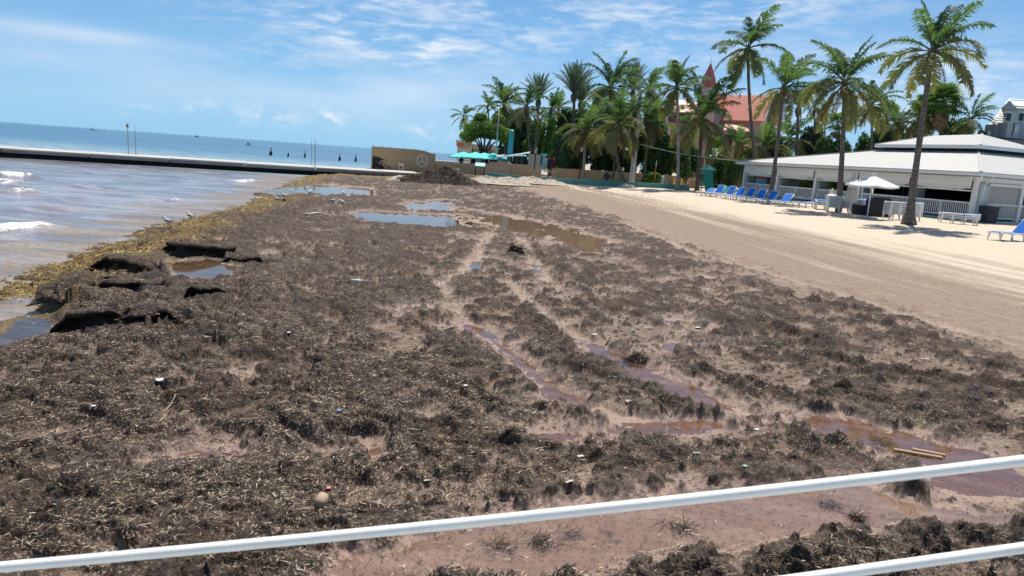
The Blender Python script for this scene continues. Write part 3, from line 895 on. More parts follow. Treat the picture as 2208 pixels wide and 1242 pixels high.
X, Y, zz, wd, st = X[keep], Y[keep], zz[keep], wd[keep], st[keep]
for lx, ly, lz in LIPS:                                # blades lying over the torn lips too
    ii = rs.choice(lx.size, lx.shape[1] * 16)
    X = np.concatenate([X, lx.ravel()[ii] + rs.normal(0, .02, len(ii))]); Y = np.concatenate([Y, ly.ravel()[ii] + rs.normal(0, .02, len(ii))])
    zz = np.concatenate([zz, lz.ravel()[ii] + .004]); wd = np.concatenate([wd, np.full(len(ii), .8)]); st = np.concatenate([st, np.full(len(ii), .4)])
n = len(X)
grow = 1 + np.clip((Y - 5) / 14, 0, 1.6)
pal_d = palette(n, [4, 4, 3, .8, .4, .8]); pal_l = palette(n, [1.6, 2.4, 3, 2.4, 2.0, .6])
col = np.where((rs.rand(n) < .12 + .50 * st)[:, None], pal_l, pal_d)
ln = rs.gamma(2.2, .0125, n) * grow + .010
me = blade_mesh('seaweed_litter', X, Y, zz + .004, ln, rs.uniform(.0025, .006, n) * grow, rs.normal(0, .40, n), rs.normal(.04, .19, n), col, m_bl)
tag(link('seaweed_litter', me), 'loose brown and straw coloured seaweed blades strewn over the beach', 'seaweed', kind='stuff')

# golden weed along the water's edge
X, Y = scatter(150000, 2.4, 14.0)
S = HL(X, Y); gd = S(a_gold) * (1 - .9 * sst(S(a_weed), .78, .9))
k = (rs.rand(len(X)) < gd * .9) & (X < 1)
X, Y = X[k], Y[k]; n = len(X); zz = HL(X, Y)(Zg)
cg = np.array([(.36, .27, .075), (.27, .18, .055), (.16, .085, .03), (.08, .045, .025), (.50, .40, .14)])
col = cg[rs.choice(5, n, p=[.28, .24, .2, .16, .12])] * rs.uniform(.7, 1.25, (n, 1))
g2 = 1 + np.clip((Y - 12) / 20, 0, 2.0)
me = blade_mesh('golden_seaweed', X, Y, zz + .004, rs.gamma(3, .022, n) * g2 + .02, rs.uniform(.008, .018, n) * g2, rs.normal(0, .6, n), rs.normal(.3, .3, n), col, m_bl)
tag(link('golden_seaweed', me), 'fresh golden seaweed washed up along the edge of the water', 'seaweed', kind='stuff')
# ------------------------------------------------------------------ materials of built things
M = {}
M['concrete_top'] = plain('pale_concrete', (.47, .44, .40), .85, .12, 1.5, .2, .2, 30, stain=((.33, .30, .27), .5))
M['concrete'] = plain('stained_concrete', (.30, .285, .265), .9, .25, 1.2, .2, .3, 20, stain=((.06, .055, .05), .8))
M['concrete_dark'] = plain('undercut_shade_concrete', (.045, .042, .045), .7, .3, 2, .3, .3, 14)  # near-black tone paints the shade of the pier's undercut
M['beige'] = plain('beige_render', (.46, .33, .195), .85, .06, .8, .2, .1, 30, stain=((.37, .26, .16), .4))
M['mould'] = plain('black_mould', (.035, .030, .028), .95, .3, 6, .1, .1, 40)
M['white_paint'] = plain('white_paint', (.78, .77, .74), .5, .05, 3, .4, .05, 30)
M['cream_paint'] = plain('cream_paint', (.62, .56, .44), .6, .06, 2)
M['white_metal'] = plain('white_sheet_roof', (.49, .475, .445), .6, .07, .7, .2, .04, 20, stain=((.40, .39, .37), .35))
M['post_white'] = plain('white_timber', (.70, .71, .69), .55, .06, 2, .3, .08, 30)
M['post_grey'] = plain('grey_green_timber', (.40, .46, .44), .6, .08, 2)
M['dark_wood'] = plain('dark_timber', (.045, .032, .025), .7, .2, 3)
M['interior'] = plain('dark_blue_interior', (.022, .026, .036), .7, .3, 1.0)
M['canvas'] = plain('white_canvas', (.70, .68, .63), .9, .05, 2, .1, .25, 7)
M['roller'] = plain('grey_roller_blind', (.36, .355, .34), .75, .04, 1)
M['turq_wall'] = plain('turquoise_wall_paint', (.085, .27, .25), .7, .12, 1.2, stain=((.30, .40, .36), .4))
M['turq'] = plain('turquoise_fabric', (.16, .66, .60), .85, .06, 2, .1, .05, 30)
M['teal_sign'] = plain('teal_panel', (.03, .30, .37), .55, .05, 1)
M['green_booth'] = plain('turquoise_green_paint', (.035, .36, .28), .5, .08, 2)
M['mint'] = plain('mint_roof', (.22, .62, .50), .5, .06, 2)
M['red_roof'] = plain('salmon_red_metal_roof', (.68, .235, .17), .5, .06, .8, .4, .03, 20)
M['spire_red'] = plain('brick_red_spire', (.50, .13, .105), .5, .06, .8)
M['pink_wall'] = plain('pale_pink_wall', (.58, .40, .335), .8, .08, .8)
M['grey_trim'] = plain('grey_green_trim', (.36, .37, .34), .6, .06, 1)
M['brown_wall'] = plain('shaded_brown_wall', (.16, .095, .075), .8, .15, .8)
M['glass'] = plain('dark_window_glass', (.012, .014, .02), .12, .2, 1, .6, 0)
M['shingle'] = plain('white_shingle', (.86, .84, .80), .8, .08, 6, .2, .5, 6)
M['ac_grey'] = plain('grey_sheet_metal', (.27, .29, .31), .5, .06, 1.5)
M['black_metal'] = plain('black_metal', (.012, .012, .014), .5, .1, 4)
M['galv'] = plain('galvanised_metal', (.36, .36, .36), .5, .1, 4)
M['blue_sling'] = plain('blue_sling_fabric', (.02, .165, .56), .8, .06, 8, .15, .1, 120)
M['resin'] = plain('white_resin', (.76, .76, .74), .45, .04, 3, .4, .02)
M['parasol'] = plain('white_parasol_cloth', (.82, .80, .76), .9, .03, 2, .1, .08, 10)
M['beige_cloth'] = plain('beige_parasol_cloth', (.56, .52, .43), .9, .05, 2, .1, .3, 9)
M['charcoal'] = plain('charcoal_plastic', (.028, .032, .042), .6, .1, 3)
M['yellow'] = plain('yellow_plastic', (.70, .50, .05), .5)
M['orange'] = plain('orange_plastic', (.75, .16, .05), .5)
M['wood'] = plain('bare_wood', (.36, .24, .15), .8, .2, 5, .2, .2, 30)
M['red_paint'] = plain('faded_red_paint', (.50, .09, .07), .6, .1, 3)
M['sign_blue'] = plain('light_blue_panel', (.20, .48, .68), .6, .05, 2)
M['pink_band'] = plain('salmon_band', (.62, .26, .22), .7, .05, 1)
M['palm_rope'] = plain('yellow_rope', (.62, .50, .22), .8)

# ------------------------------------------------------------------ white railing in front of the boardwalk (a sloping ramp rail)
YR = 1.5
ra, rm, rb = at(0, 1223, YR), at(1104, 1117, YR), at(2208, 993, YR)
sa, sb = at(1740, 1246, YR), at(2208, 1181, YR)
dv = rb - ra
pA, pB = ra - dv * .22, rb + dv * .22
rail = thing('ramp_railing', 'white tubular railing running across in front of the beach', 'railing', (pA.x, pA.y, 0))
mt_rail = plain('white_gloss_paint', (.86, .83, .77), .42, .05, 7, .4, .10, 120, stain=((.60, .54, .46), .30))
def bow(f): return ra * (1 - f) * (1 - 2 * f) + rm * 4 * f * (1 - f) + rb * f * (2 * f - 1)
n = 36
MB((pA.x, pA.y, 0)).tube([bow(-.22 + 1.44 * i / n) for i in range(n + 1)], .0123, 20).build('rail', mt_rail, rail, True)
d2 = (sb - sa) / (sb.x - sa.x)
MB((pA.x, pA.y, 0)).tube([sa + d2 * (pA.x - sa.x), sa, sb, sa + d2 * (pB.x - sa.x)], .0123, 20).build('rail', mt_rail, rail, True)
for p in (pA, pB):
    MB((pA.x, pA.y, 0)).tube([(p.x, p.y, -.1), (p.x, p.y, p.z + .25)], .022, 16).build('post', mt_rail, rail, True)

tag(MB((0, 0, .9)).box((1.0, -2.3, .9), (16, 7.0, .16)).build('boardwalk', plain('pale_boardwalk', (.50, .46, .40), .85, .12, 2), None, False, (0, 0, .9)), kind='structure')  # unseen deck under the camera, put in for its bounce on the rails
# ------------------------------------------------------------------ the concrete pier across the bay
A, B = at(0, 319, 58.3), at(860, 372.5, 67.7)
dr = (B - A).normalized(); nr = Vector((-dr.y, dr.x, 0))
A0 = A - dr * 18; LEN = (B - A0).length + 2.2
pier = thing('pier', 'long low concrete pier with a pale deck and dark undercut face', 'pier', (A0.x, A0.y, 0))
ang = math.atan2(dr.y, dr.x)
k = 0; s0 = 0.0
while s0 < LEN:
    s1 = min(s0 + 6.1, LEN)
    c = A0 + dr * ((s0 + s1) / 2 - 0) + nr * 3.0
    sg = (k % 3 - 1) * .012
    MB(A0 * 1 - Vector((0, 0, A0.z))).box((c.x, c.y, .43 + sg), (s1 - s0 - .05, 6.1, .13), ang).build('deck_slab', M['concrete_top'], pier)
    c2 = A0 + dr * ((s0 + s1) / 2) + nr * .35
    MB(A0 * 1 - Vector((0, 0, A0.z))).box((c2.x, c2.y, .255), (s1 - s0 - .09, .55, .215), ang).build('edge_beam', M['concrete'], pier)
    s0 = s1; k += 1
c = A0 + dr * (LEN / 2) + nr * 3.4
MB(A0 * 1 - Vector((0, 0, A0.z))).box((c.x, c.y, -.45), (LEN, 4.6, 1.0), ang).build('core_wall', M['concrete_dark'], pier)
# far end of the deck under the beige wall
w0, w1 = at(801, 364, 73.4), at(936, 370, 77.0)

# ------------------------------------------------------------------ beige wall with the painted ring sign
wd_ = Vector((w1.x - w0.x, w1.y - w0.y, 0)); wl_ = wd_.length; wd_.normalize(); wn = Vector((wd_.y, -wd_.x, 0))   # towards the beach
def wall_pt(s, z, o=0.0): return Vector((w0.x, w0.y, 0)) + wd_ * s + wn * o + Vector((0, 0, z))
beige = thing('beige_wall', 'tall beige wall with a white three-armed ring emblem', 'wall', (w0.x, w0.y, .4))
BO = Vector((w0.x, w0.y, .4))
ztop = at(801, 316, 73.4).z; zr = at(936, 331, 77.0).z
prof = [(0, ztop), (wl_ * .70, ztop - .02), (wl_ * .82, ztop - .10), (wl_ * .92, ztop - .30), (wl_, zr - .05)]
mb = MB(BO)
for i in range(len(prof) - 1):
    (a, za), (b, zb) = prof[i], prof[i + 1]
    mb.hexa([wall_pt(a, -.3, .15), wall_pt(b, -.3, .15), wall_pt(b, -.3, -.15), wall_pt(a, -.3, -.15),
             wall_pt(a, za, .15), wall_pt(b, zb, .15), wall_pt(b, zb, -.15), wall_pt(a, za, -.15)])
mb.build('wall_body', M['beige'], beige)
mb = MB(BO)
for i in range(len(prof) - 1):
    (a, za), (b, zb) = prof[i], prof[i + 1]
    mb.hexa([wall_pt(a, za + .003, .17), wall_pt(b, zb + .003, .17), wall_pt(b, zb + .003, -.17), wall_pt(a, za + .003, -.17),
             wall_pt(a, za + .05, .17), wall_pt(b, zb + .05, .17), wall_pt(b, zb + .05, -.17), wall_pt(a, za + .05, -.17)])
mb.build('coping', M['cream_paint'], beige)
ec = wl_ * .785; ez = .49 + 1.12
mb = MB(BO)
for i in range(40):
    a0, a1 = 2 * math.pi * i / 40, 2 * math.pi * (i + 1) / 40
    q = []
    for o in (.153, .165):
        for (r_, a_) in ((.56, a0), (.56, a1), (.64, a1), (.64, a0)):
            q.append(wall_pt(ec + r_ * math.cos(a_), ez + r_ * math.sin(a_), o))
    mb.hexa(q)
mb.build('emblem_ring', M['white_paint'], beige)
for a_ in (90, 210, 330):
    ca, sa_ = math.cos(R(a_)), math.sin(R(a_)); w_ = .035; e = []
    for o in (.153, .164):
        for (r_, t) in ((0.02, -w_), (.575, -w_), (.575, w_), (.02, w_)):
            e.append(wall_pt(ec + r_ * ca - t * sa_, ez + r_ * sa_ + t * ca, o))
    MB(BO).hexa(e).build('emblem_arm', M['white_paint'], beige)
rr = random.Random(3)
mb = MB(BO)
for i in range(150):                                  # black mould creeping in from the seaward end
    s = min(abs(rr.gauss(0, .75)) , 2.6) + .04; z = .55 + rr.random() ** 1.5 * (1.35 - .30 * s)
    r_ = rr.uniform(.02, .11) * (1.3 - .3 * s)
    if r_ < .015: continue
    pts = [wall_pt(max(.01, s + r_ * rr.uniform(.6, 1.2) * math.cos(t)), max(.5, z + r_ * 1.4 * rr.uniform(.6, 1.2) * math.sin(t)), .152 + i * .00003)
           for t in [2 * math.pi * j / 7 for j in range(7)]]
    mb.face(pts)
tag(mb.build('mould_stain', M['mould'], beige), kind='stuff')
for s in (.05, .62, 1.2, 2.1, 2.7, 3.6):
    MB(BO).tube([wall_pt(wl_ * s / 4.2, ztop - .05), wall_pt(wl_ * s / 4.2 + .03, ztop + .20)], .022, 5).build('iron_stub', M['black_metal'], beige)
# white board leaning at the wall
bp = wall_pt(wl_ * .43, .49, .5)
bd = thing('board', 'white board with a cut-out leaning at the beige wall', 'board', (bp.x, bp.y, .49))
mb = MB()
for x, z, w_, h_ in ((-.22, .45, .12, .9), (.22, .38, .12, .76), (0, .62, .33, .3), (0, .15, .33, .12)):
    mb.box((x, .06 * z, z), (w_, .04, h_))
mb.build('panel', M['cream_paint'], bd)
MB().beam((0, .05, .1), (0, .42, .62), .05, .04).build('strut', M['wood'], bd)

def wall_run(name, label, pts, th, mat, cap=None, base=-.2):
    """low wall following plan points with their top heights"""
    o = Vector((pts[0].x, pts[0].y, 0))
    t = thing(name, label, 'wall', o)
    body, cp = MB(o), MB(o)
    for a, b in zip(pts, pts[1:]):
        d = Vector((b.x - a.x, b.y - a.y, 0)).normalized(); n_ = Vector((d.y, -d.x, 0)) * th / 2
        za, zb = a.z, b.z
        a_, b_ = Vector((a.x, a.y, 0)), Vector((b.x, b.y, 0))
        Z = lambda p, z: Vector((p.x, p.y, z))
        body.hexa([Z(a_ + n_, base), Z(b_ + n_, base), Z(b_ - n_, base), Z(a_ - n_, base), Z(a_ + n_, za), Z(b_ + n_, zb), Z(b_ - n_, zb), Z(a_ - n_, za)])
        if cap:
            m_ = n_ * 1.25
            cp.hexa([Z(a_ + m_, za + .003), Z(b_ + m_, zb + .003), Z(b_ - m_, zb + .003), Z(a_ - m_, za + .003),
                     Z(a_ + m_, za + .06), Z(b_ + m_, zb + .06), Z(b_ - m_, zb + .06), Z(a_ - m_, za + .06)])
    body.build('wall_body', mat, t)
    if cap: cp.build('coping', cap, t)
    return t
wall_run('low_wall', 'low beige wall running right from the emblem wall', [at(938, 351, 77.2), at(985, 353.5, 76.8), at(1056, 355, 76.5)], .25, M['beige'], M['cream_paint'])
wall_run('stepped_wall', 'beige wall with a stepped top behind the grey barrier', [at(1056.5, 349, 75.5), at(1096, 349.5, 75.3), at(1104, 355, 75.2), at(1168, 358, 75)], .25, M['beige'])
wall_run('shaded_wall', 'beige wall under the dark trees right of the gap', [at(1190, 362, 79), at(1260, 366, 79), at(1345, 371, 79), at(1440, 378, 79), at(1500, 384, 79)], .25, M['beige'])
wall_run('turquoise_wall', 'long knee-high turquoise wall along the back of the beach', [at(1050, 372, 70.0), at(1133, 381, 69.5), at(1195, 384, 69.2), at(1300, 390, 69.6), at(1440, 396.5, 70.5), at(1486, 399, 71)], .35, M['turq_wall'], None, .2)

# pale terrace and railing behind the low wall
tp = at(937, 345, 92); tq = at(1000, 349, 92)
ter = thing('terrace', 'pale terrace with a thin white railing over the sea', 'terrace', (tp.x, tp.y, 0))
to = Vector((tp.x, tp.y, 0))
MB(to).box(((tp.x + tq.x) / 2, 95, tp.z - .75), (tq.x - tp.x + 1.5, 6, 1.4)).build('deck', M['concrete_top'], ter)
mb = MB(to)
for i in range(9):
    x = tp.x - .5 + i * .55
    mb.tube([(x, 92.3, tp.z - .05), (x, 92.3, tp.z + .75)], .022, 5)
mb.build('rail_posts', M['white_paint'], ter)
for h in (.4, .75):
    MB(to).tube([(tp.x - .5, 92.3, tp.z + h), (tq.x + .7, 92.3, tp.z + h)], .02, 5).build('rail', M['white_paint'], ter)

# ------------------------------------------------------------------ small posts and signs
def mast(name, label, cat, px, py0, py1, Y, rad, mat, group=None):
    a, b = at(px, py0, Y), at(px, py1, Y)
    t = thing(name, label, cat, (a.x, a.y, a.z), 0, group)
    MB().tube([(0, 0, 0), (0, 0, b.z - a.z)], [rad, rad * .8], 8).build('post', mat, t, True)
    return t, b.z - a.z
t, h = mast('warning_sign', 'tall thin post with a small red and white sign on the pier', 'sign', 277, 333, 266, 62, .045, M['galv'])
MB().box((0, -.06, h - .25), (.20, .03, .36)).build('sign_panel', M['red_paint'], t)
MB().box((0, -.08, h - .36), (.16, .012, .10)).build('sign_panel', M['white_paint'], t)
mast('marker_post', 'bare grey post beside the red sign on the pier', 'post', 293, 334, 269, 63.5, .04, M['galv'])
mast('ladder_post', 'left one of two thin grey poles standing on the pier', 'pole', 671, 356, 297, 67, .03, M['galv'], 'pair of poles on the pier')
mast('ladder_post', 'right one of two thin grey poles standing on the pier', 'pole', 679, 360, 297, 65.8, .045, M['galv'], 'pair of poles on the pier')
# information board on two dark legs
a, b = at(1024.5, 379, 69.5), at(1043.5, 381, 69.5)
ib = thing('information_board', 'slanted pale board on two dark legs before the low wall', 'sign', (a.x, a.y, a.z))
w_ = b.x - a.x
for x in (0, w_): MB().tube([(x, 0, -.2), (x, 0, 1.0)], .045, 8).build('leg', M['black_metal'], ib)
MB().hexa([(-.05, -.32, .92), (w_ + .05, -.32, .92), (w_ + .05, .28, 1.22), (-.05, .28, 1.22), (-.05, -.33, .97), (w_ + .05, -.33, .97), (w_ + .05, .27, 1.27), (-.05, .27, 1.27)]).build('panel', M['mint'], ib)
# black lantern posts
for px, p0, p1, Y, lab in ((1152, 369, 331, 73.5, 'black lamp post with lantern before the stepped beige wall'), (1249, 386, 327, 74, 'black lamp post with pale lantern beside the pale palm trunk')):
    t, h = mast('lamp_post', lab, 'lamp post', px, p0, p1, Y, .06, M['black_metal'], 'lamp posts at the back of the beach')
    ln_ = MB().lathe([(.05, h), (.13, h + .06), (.17, h + .40), (.05, h + .45)], 8).build('lantern', M['galv'], t)
    MB().lathe([(.21, h + .452), (.04, h + .62), (.015, h + .72)], 8).build('lantern_cap', M['black_metal'], t)
t, h = mast('light_mast', 'slim grey mast beside the round leafy tree', 'mast', 1069, 345, 232, 86, .09, M['galv'])
# concrete utility pole
a, b = at(1362, 395, 72.5), at(1388, 195, 72.5)
pole = thing('utility_pole', 'pale tapered concrete utility pole behind the turquoise wall', 'utility pole', (a.x, a.y, .4))
top = b.z - .4; lean = Vector((b.x - a.x, 0, 0))
MB().tube([(0, 0, 0), (lean.x * .0, 0, top * .5), (lean.x * .05, 0, top)], [.29, .23, .155], 4).build('shaft', plain('weathered_concrete', (.46, .43, .40), .85, .12, 1.5), pole)
MB().beam((.1, -.05, top * .545), (.55, -.1, top * .55), .09, .09).build('bracket', M['galv'], pole)
MB().beam((-.05, 0, top - .15), (-1.1, .4, top + .22), .06, .06).build('cross_arm', M['galv'], pole)
pc = Vector((a.x, a.y, .4))
wa, wb = at(1381, 311, 72.3), at(1592, 346, 66.2)
def sag(a, b, s, n=20): return [a.lerp(b, i / n) - Vector((0, 0, s * 4 * (i / n) * (1 - i / n))) for i in range(n + 1)]
cb = thing('guy_cable', 'pale sagging cable from utility pole to pavilion with yellow sleeve', 'cable', wa)
pts = sag(wa, wb, .25)
MB(wa).tube(pts[:17], .035, 6).build('cable', M['galv'], cb)
MB(wa).tube(pts[16:], .06, 6).build('yellow_sleeve', M['palm_rope'], cb)

# grey barriers in front of the stepped wall
def barrier(px0, px1, pyb, Y, lab, seed):
    a, b = at(px0, pyb, Y), at(px1, pyb + (px1 - px0) * .07, Y)
    t = thing('barrier', lab, 'barrier', a, 0, 'metal barriers by the stepped wall')
    L = b.x - a.x
    for z in (.12, .85): MB().tube([(0, 0, z), (L, 0, z)], .028, 6).build('rail', M['galv'], t)
    for x in (0, L): MB().tube([(x, 0, -.25), (x, 0, .85)], .028, 6).build('post', M['galv'], t)
    mb = MB(); n = int(L / .13)
    for i in range(1, n): mb.tube([(L * i / n, 0, .12), (L * i / n, 0, .85)], .011, 4, False)
    tag(mb.build('bars', M['galv'], t), kind='stuff')
barrier(1046, 1094, 379, 72.6, 'low barrier of thin grey bars left of the lamp post', 1)
barrier(1149, 1194, 385, 72.2, 'low barrier of thin grey bars right of the lamp post', 2)

# ------------------------------------------------------------------ beach bar with turquoise parasols
def parasol(px, py, Y, rad, lab, mat, n=8, group=None, zb=None, ht=.75, pole_mat=None):
    p = at(px, py, Y); z0 = gz(p.x, p.y) if zb is None else zb
    t = thing('parasol', lab, 'parasol', (p.x, p.y, z0), 0, group)
    zt = p.z - z0
    MB().tube([(0, 0, 0), (0, 0, zt)], .03, 8).build('pole', pole_mat or M['white_paint'], t)
    mb = MB()
    for k in range(n):
        a0, a1 = 2 * math.pi * (k + .5) / n, 2 * math.pi * (k + 1.5) / n; am = (a0 + a1) / 2
        prev = None
        for f_ in (0.02, .35, .7, 1.0):
            dz = -ht * (f_ ** 1.15)
            row = [Vector((rad * f_ * math.cos(a0), rad * f_ * math.sin(a0), zt + dz)),
                   Vector((rad * f_ * .95 * math.cos(am) * math.cos(math.pi / n), rad * f_ * .95 * math.sin(am) * math.cos(math.pi / n), zt + dz - .05 * f_)),
                   Vector((rad * f_ * math.cos(a1), rad * f_ * math.sin(a1), zt + dz))]
            if prev:
                mb.face([prev[0], row[0], row[1], prev[1]]); mb.face([prev[1], row[1], row[2], prev[2]])
            prev = row
        v0, v1, v2 = prev
        dn = Vector((0, 0, -.13))
        mb.face([v0, v0 + dn, v1 + dn * .7, v1]); mb.face([v1, v1 + dn * .7, v2 + dn, v2])
    mb.build('canopy', mat, t)
    mb = MB()
    for k in range(n):
        a0 = 2 * math.pi * (k + .5) / n
        mb.tube([(0, 0, zt - .02), (rad * .98 * math.cos(a0), rad * .98 * math.sin(a0), zt - ht * .99)], .014, 4)
    mb.build('ribs', M['white_paint'], t)
    return t
for i, (px, py, Y, lab) in enumerate(((1000, 327, 84, 'leftmost turquoise parasol of the beach bar row'), (1026, 327.5, 82, 'turquoise parasol under the left side of the leafy tree'),
        (1045, 329, 86, 'turquoise parasol right under the trunk of the leafy tree'), (1064, 330, 83, 'turquoise parasol below the slim grey mast'),
        (1086, 332, 85, 'turquoise parasol just left of the teal pylon'), (1122, 330, 86, 'turquoise parasol just right of the teal pylon'))):
    parasol(px, py, Y, 1.75, lab, M['turq'], 8, 'turquoise parasols at the beach bar', .6, .62)
a, b = at(1098, 350, 81), at(1100, 280, 81)
py_ = thing('pylon', 'tall teal pylon with a pale rounded top among the parasols', 'pylon', (a.x, a.y, .5))
h = b.z - .5
MB().tube([(0, 0, 0), (.02, 0, h * .6), (.06, 0, h - .15)], [.36, .33, .25], 10).build('shaft', M['teal_sign'], py_)
MB().lathe([(.25, h - .148), (.2, h - .03), (.08, h + .05)], 10, (.06, 0, 0)).build('cap', M['mint'], py_)
# bar hut: awning edge, open counter, grey panel, blue panel
def q(px, py, Y): return at(px, py, Y)
hut0 = q(1104, 362, 80)
hut = thing('beach_bar', 'low beach bar with white awning, dark counter opening and grey panels', 'beach bar', (hut0.x, 80, .4))
ho = Vector((hut0.x, 80, .4))
def pane(px0, py0, px1, py1, Y, d, mat, nm, par, org):
    a, b = q(px0, py1, Y), q(px1, py0, Y)
    return MB(org).box(((a.x + b.x) / 2, Y + d / 2, (a.z + b.z) / 2), (abs(b.x - a.x), d, abs(b.z - a.z))).build(nm, mat, par)
pane(1104, 338, 1137, 372, 80.4, 2.5, M['interior'], 'counter_shade_block', hut, ho)  # solid dark block, shade inside the counter put into its colour
pane(1104, 355.5, 1137, 372, 80.1, .25, M['cream_paint'], 'counter', hut, ho)
for px in (1113, 1123.5): pane(px, 340, px + 1.6, 357, 80.0, .09, M['white_paint'], 'post', hut, ho)
pane(1137, 334, 1166.5, 374, 80.0, 3, plain('grey_white_panel', (.45, .47, .44), .7), 'wall_panel', hut, ho)
for i in range(5): pane(1139 + i * 5.6, 335, 1139.6 + i * 5.6, 372, 79.96, .035, M['grey_trim'], 'panel_joint', hut, ho)
pane(1167.5, 336, 1179, 366, 80.2, .2, M['sign_blue'], 'blue_panel', hut, ho)
pane(1166.5, 331.5, 1180.5, 335.5, 80.1, .5, M['turq'], 'blue_panel_hood', hut, ho)
pts = [q(1070, 339.5, 79), q(1090, 339, 79), q(1112, 336.5, 79), q(1128, 333.8, 79), q(1143, 331, 79)]
mb = MB(ho)
for a, b in zip(pts, pts[1:]):
    u_ = Vector((0, 0, .14)); bk = Vector((0, 2.6, .12))
    mb.hexa([a, b, b + bk - u_ * .2, a + bk - u_ * .2, a + u_, b + u_, b + bk + u_, a + bk + u_])
mb.build('awning', M['parasol'], hut)
pane(1056, 342, 1072, 350, 84, 1, M['interior'], 'kitchen_shade_panel', hut, ho)  # dark panel, shade of the kitchen opening put into its colour
# low buildings behind
def block(name, lab, cat, parts_):
    px0, py0, px1, py1, Y, d, mat, nm = parts_[0]
    a = q(px0, py1, Y)
    t = thing(name, lab, cat, (a.x, Y, .3)); o = Vector((a.x, Y, .3))
    for px0, py0, px1, py1, Y, d, mat, nm in parts_: pane(px0, py0, px1, py1, Y, d, mat, nm, t, o)
    return t
block('shed', 'cream shed with orange boards at the far left of the trees', 'building',
      [(984, 306, 1016, 358, 104, 5, M['cream_paint'], 'wall'), (984, 307.5, 1000, 314.5, 103.9, .098, M['orange'], 'orange_board'), (1001, 308, 1014, 313, 103.9, .098, M['pink_band'], 'orange_board'),
       (983, 304, 1017, 306.5, 103.7, 5.4, M['cream_paint'], 'roof'), (986, 317, 1014, 318.5, 103.92, .078, M['grey_trim'], 'ledge'), (990, 337, 996, 347, 103.9, .099, M['glass'], 'window')])
block('long_building', 'long flat grey building behind the turquoise parasols', 'building',
      [(1017, 320, 1112, 360, 106, 6, M['grey_trim'], 'wall'), (1016, 317.5, 1113, 320.4, 105.7, 6.6, M['cream_paint'], 'roof'), (1030, 330, 1040, 342, 105.9, .098, M['glass'], 'window'), (1076, 331, 1088, 343, 105.9, .098, M['glass'], 'window')])
block('pink_building', 'low white building with a salmon band behind the beach bar', 'building',
      [(1114, 318, 1176, 362, 100, 6, M['cream_paint'], 'wall'), (1155, 319, 1176, 329.5, 99.9, .098, M['pink_band'], 'salmon_band'), (1113, 315.5, 1177, 318.4, 99.6, 6.8, M['white_paint'], 'roof'),
       (1133, 321, 1141, 328, 99.9, .097, M['grey_trim'], 'shutter')])
gp = q(1192, 360, 92)
gaz = thing('gazebo', 'small white gazebo with columns and a pitched cap roof', 'gazebo', (gp.x, 92, .4)); g0 = Vector((gp.x, 92, .4))
zr_ = q(1192, 316, 92).z - .4; zt_ = q(1192, 301, 92).z - .4
for k in range(6):
    a_ = 2 * math.pi * (k + .5) / 6
    MB().tube([(.6 * math.cos(a_), .6 * math.sin(a_), 0), (.6 * math.cos(a_), .6 * math.sin(a_), zr_)], .07, 8).build('column', M['white_paint'], gaz)
MB().lathe([(.95, zr_), (1.05, zr_ + .12), (.38, zr_ + .42)], 12).build('lower_roof', M['white_paint'], gaz)
MB().lathe([(.3, zr_ + .4), (.3, zt_ - .28)], 8).build('lantern', M['grey_trim'], gaz)
MB().lathe([(.62, zt_ - .27), (.28, zt_ - .08), (.03, zt_ + .10)], 12).build('upper_roof', M['white_paint'], gaz)

# ------------------------------------------------------------------ white open pavilion on the right
PC = Vector((28.1, 44.6, 0)); pf = Vector((-.325, .946, 0)).normalized(); pg = Vector((pf.y, -pf.x, 0))
DECK = .80
def pp(t, g, z): return PC + pf * t + pg * g + Vector((0, 0, z))
pav = thing('pavilion', 'white open sided pavilion with a two tier sheet metal roof', 'pavilion', (PC.x, PC.y, .5))
PO = Vector((PC.x, PC.y, .5))
def pbox(t0, t1, g0, g1, z0, z1, mat, nm, par=None):
    return MB(PO).hexa([pp(t0, g0, z0), pp(t0, g1, z0), pp(t1, g1, z0), pp(t1, g0, z0), pp(t0, g0, z1), pp(t0, g1, z1), pp(t1, g1, z1), pp(t1, g0, z1)]).build(nm, mat, par or pav)
TL, GD = 23.0, 14.0
pbox(-.25, TL + .25, -.25, GD, .1, DECK, M['post_grey'], 'deck')
# roof
EZ, UZ = 3.72, 5.20
E = [pp(-.75, -.75, EZ), pp(TL + .75, -.75, EZ), pp(TL + .75, GD + .7, EZ), pp(-.75, GD + .7, EZ)]
T = [pp(3.6, 4.1, UZ), pp(11.8, 4.1, UZ), pp(11.8, 9.7, UZ), pp(3.6, 9.7, UZ)]
dn = Vector((0, 0, -.06))
mb = MB(PO)
for i in range(4):
    j = (i + 1) % 4
    mb.face([E[i], T[i], T[j], E[j]][::-1] if False else [E[i], E[j], T[j], T[i]])
    mb.face([E[i] + dn, T[i] + dn, T[j] + dn, E[j] + dn]); mb.face([E[i], E[i] + dn, E[j] + dn, E[j]])
lower = mb.build('lower_roof', M['white_metal'], pav)
def ribs(E0, E1, T0, T1, sp, nm, par, hgt=.006):
    """standing seams running straight up the slope of a hipped face"""
    ed = (E1 - E0); L = ed.length; e = ed / L
    def tcoord(p): return (p - E0).dot(e)
    ta, tb = tcoord(T0), tcoord(T1)
    up = (T0 - E0) - e * ta
    n_ = e.cross(up).normalized()
    if n_.z < 0: n_ = -n_
    mb = MB(PO); x = sp / 2
    while x < L:
        f_ = 1.0
        if x < ta: f_ = x / ta
        elif x > tb: f_ = (L - x) / (L - tb)
        if f_ > .02:
            p0 = E0 + e * x; p1 = p0 + up * f_
            mb.beam(p0 + n_ * hgt / 2, p1 + n_ * hgt / 2, .035, hgt, n_)
        x += sp
    return tag(mb.build(nm, M['white_metal'], par), kind='stuff')
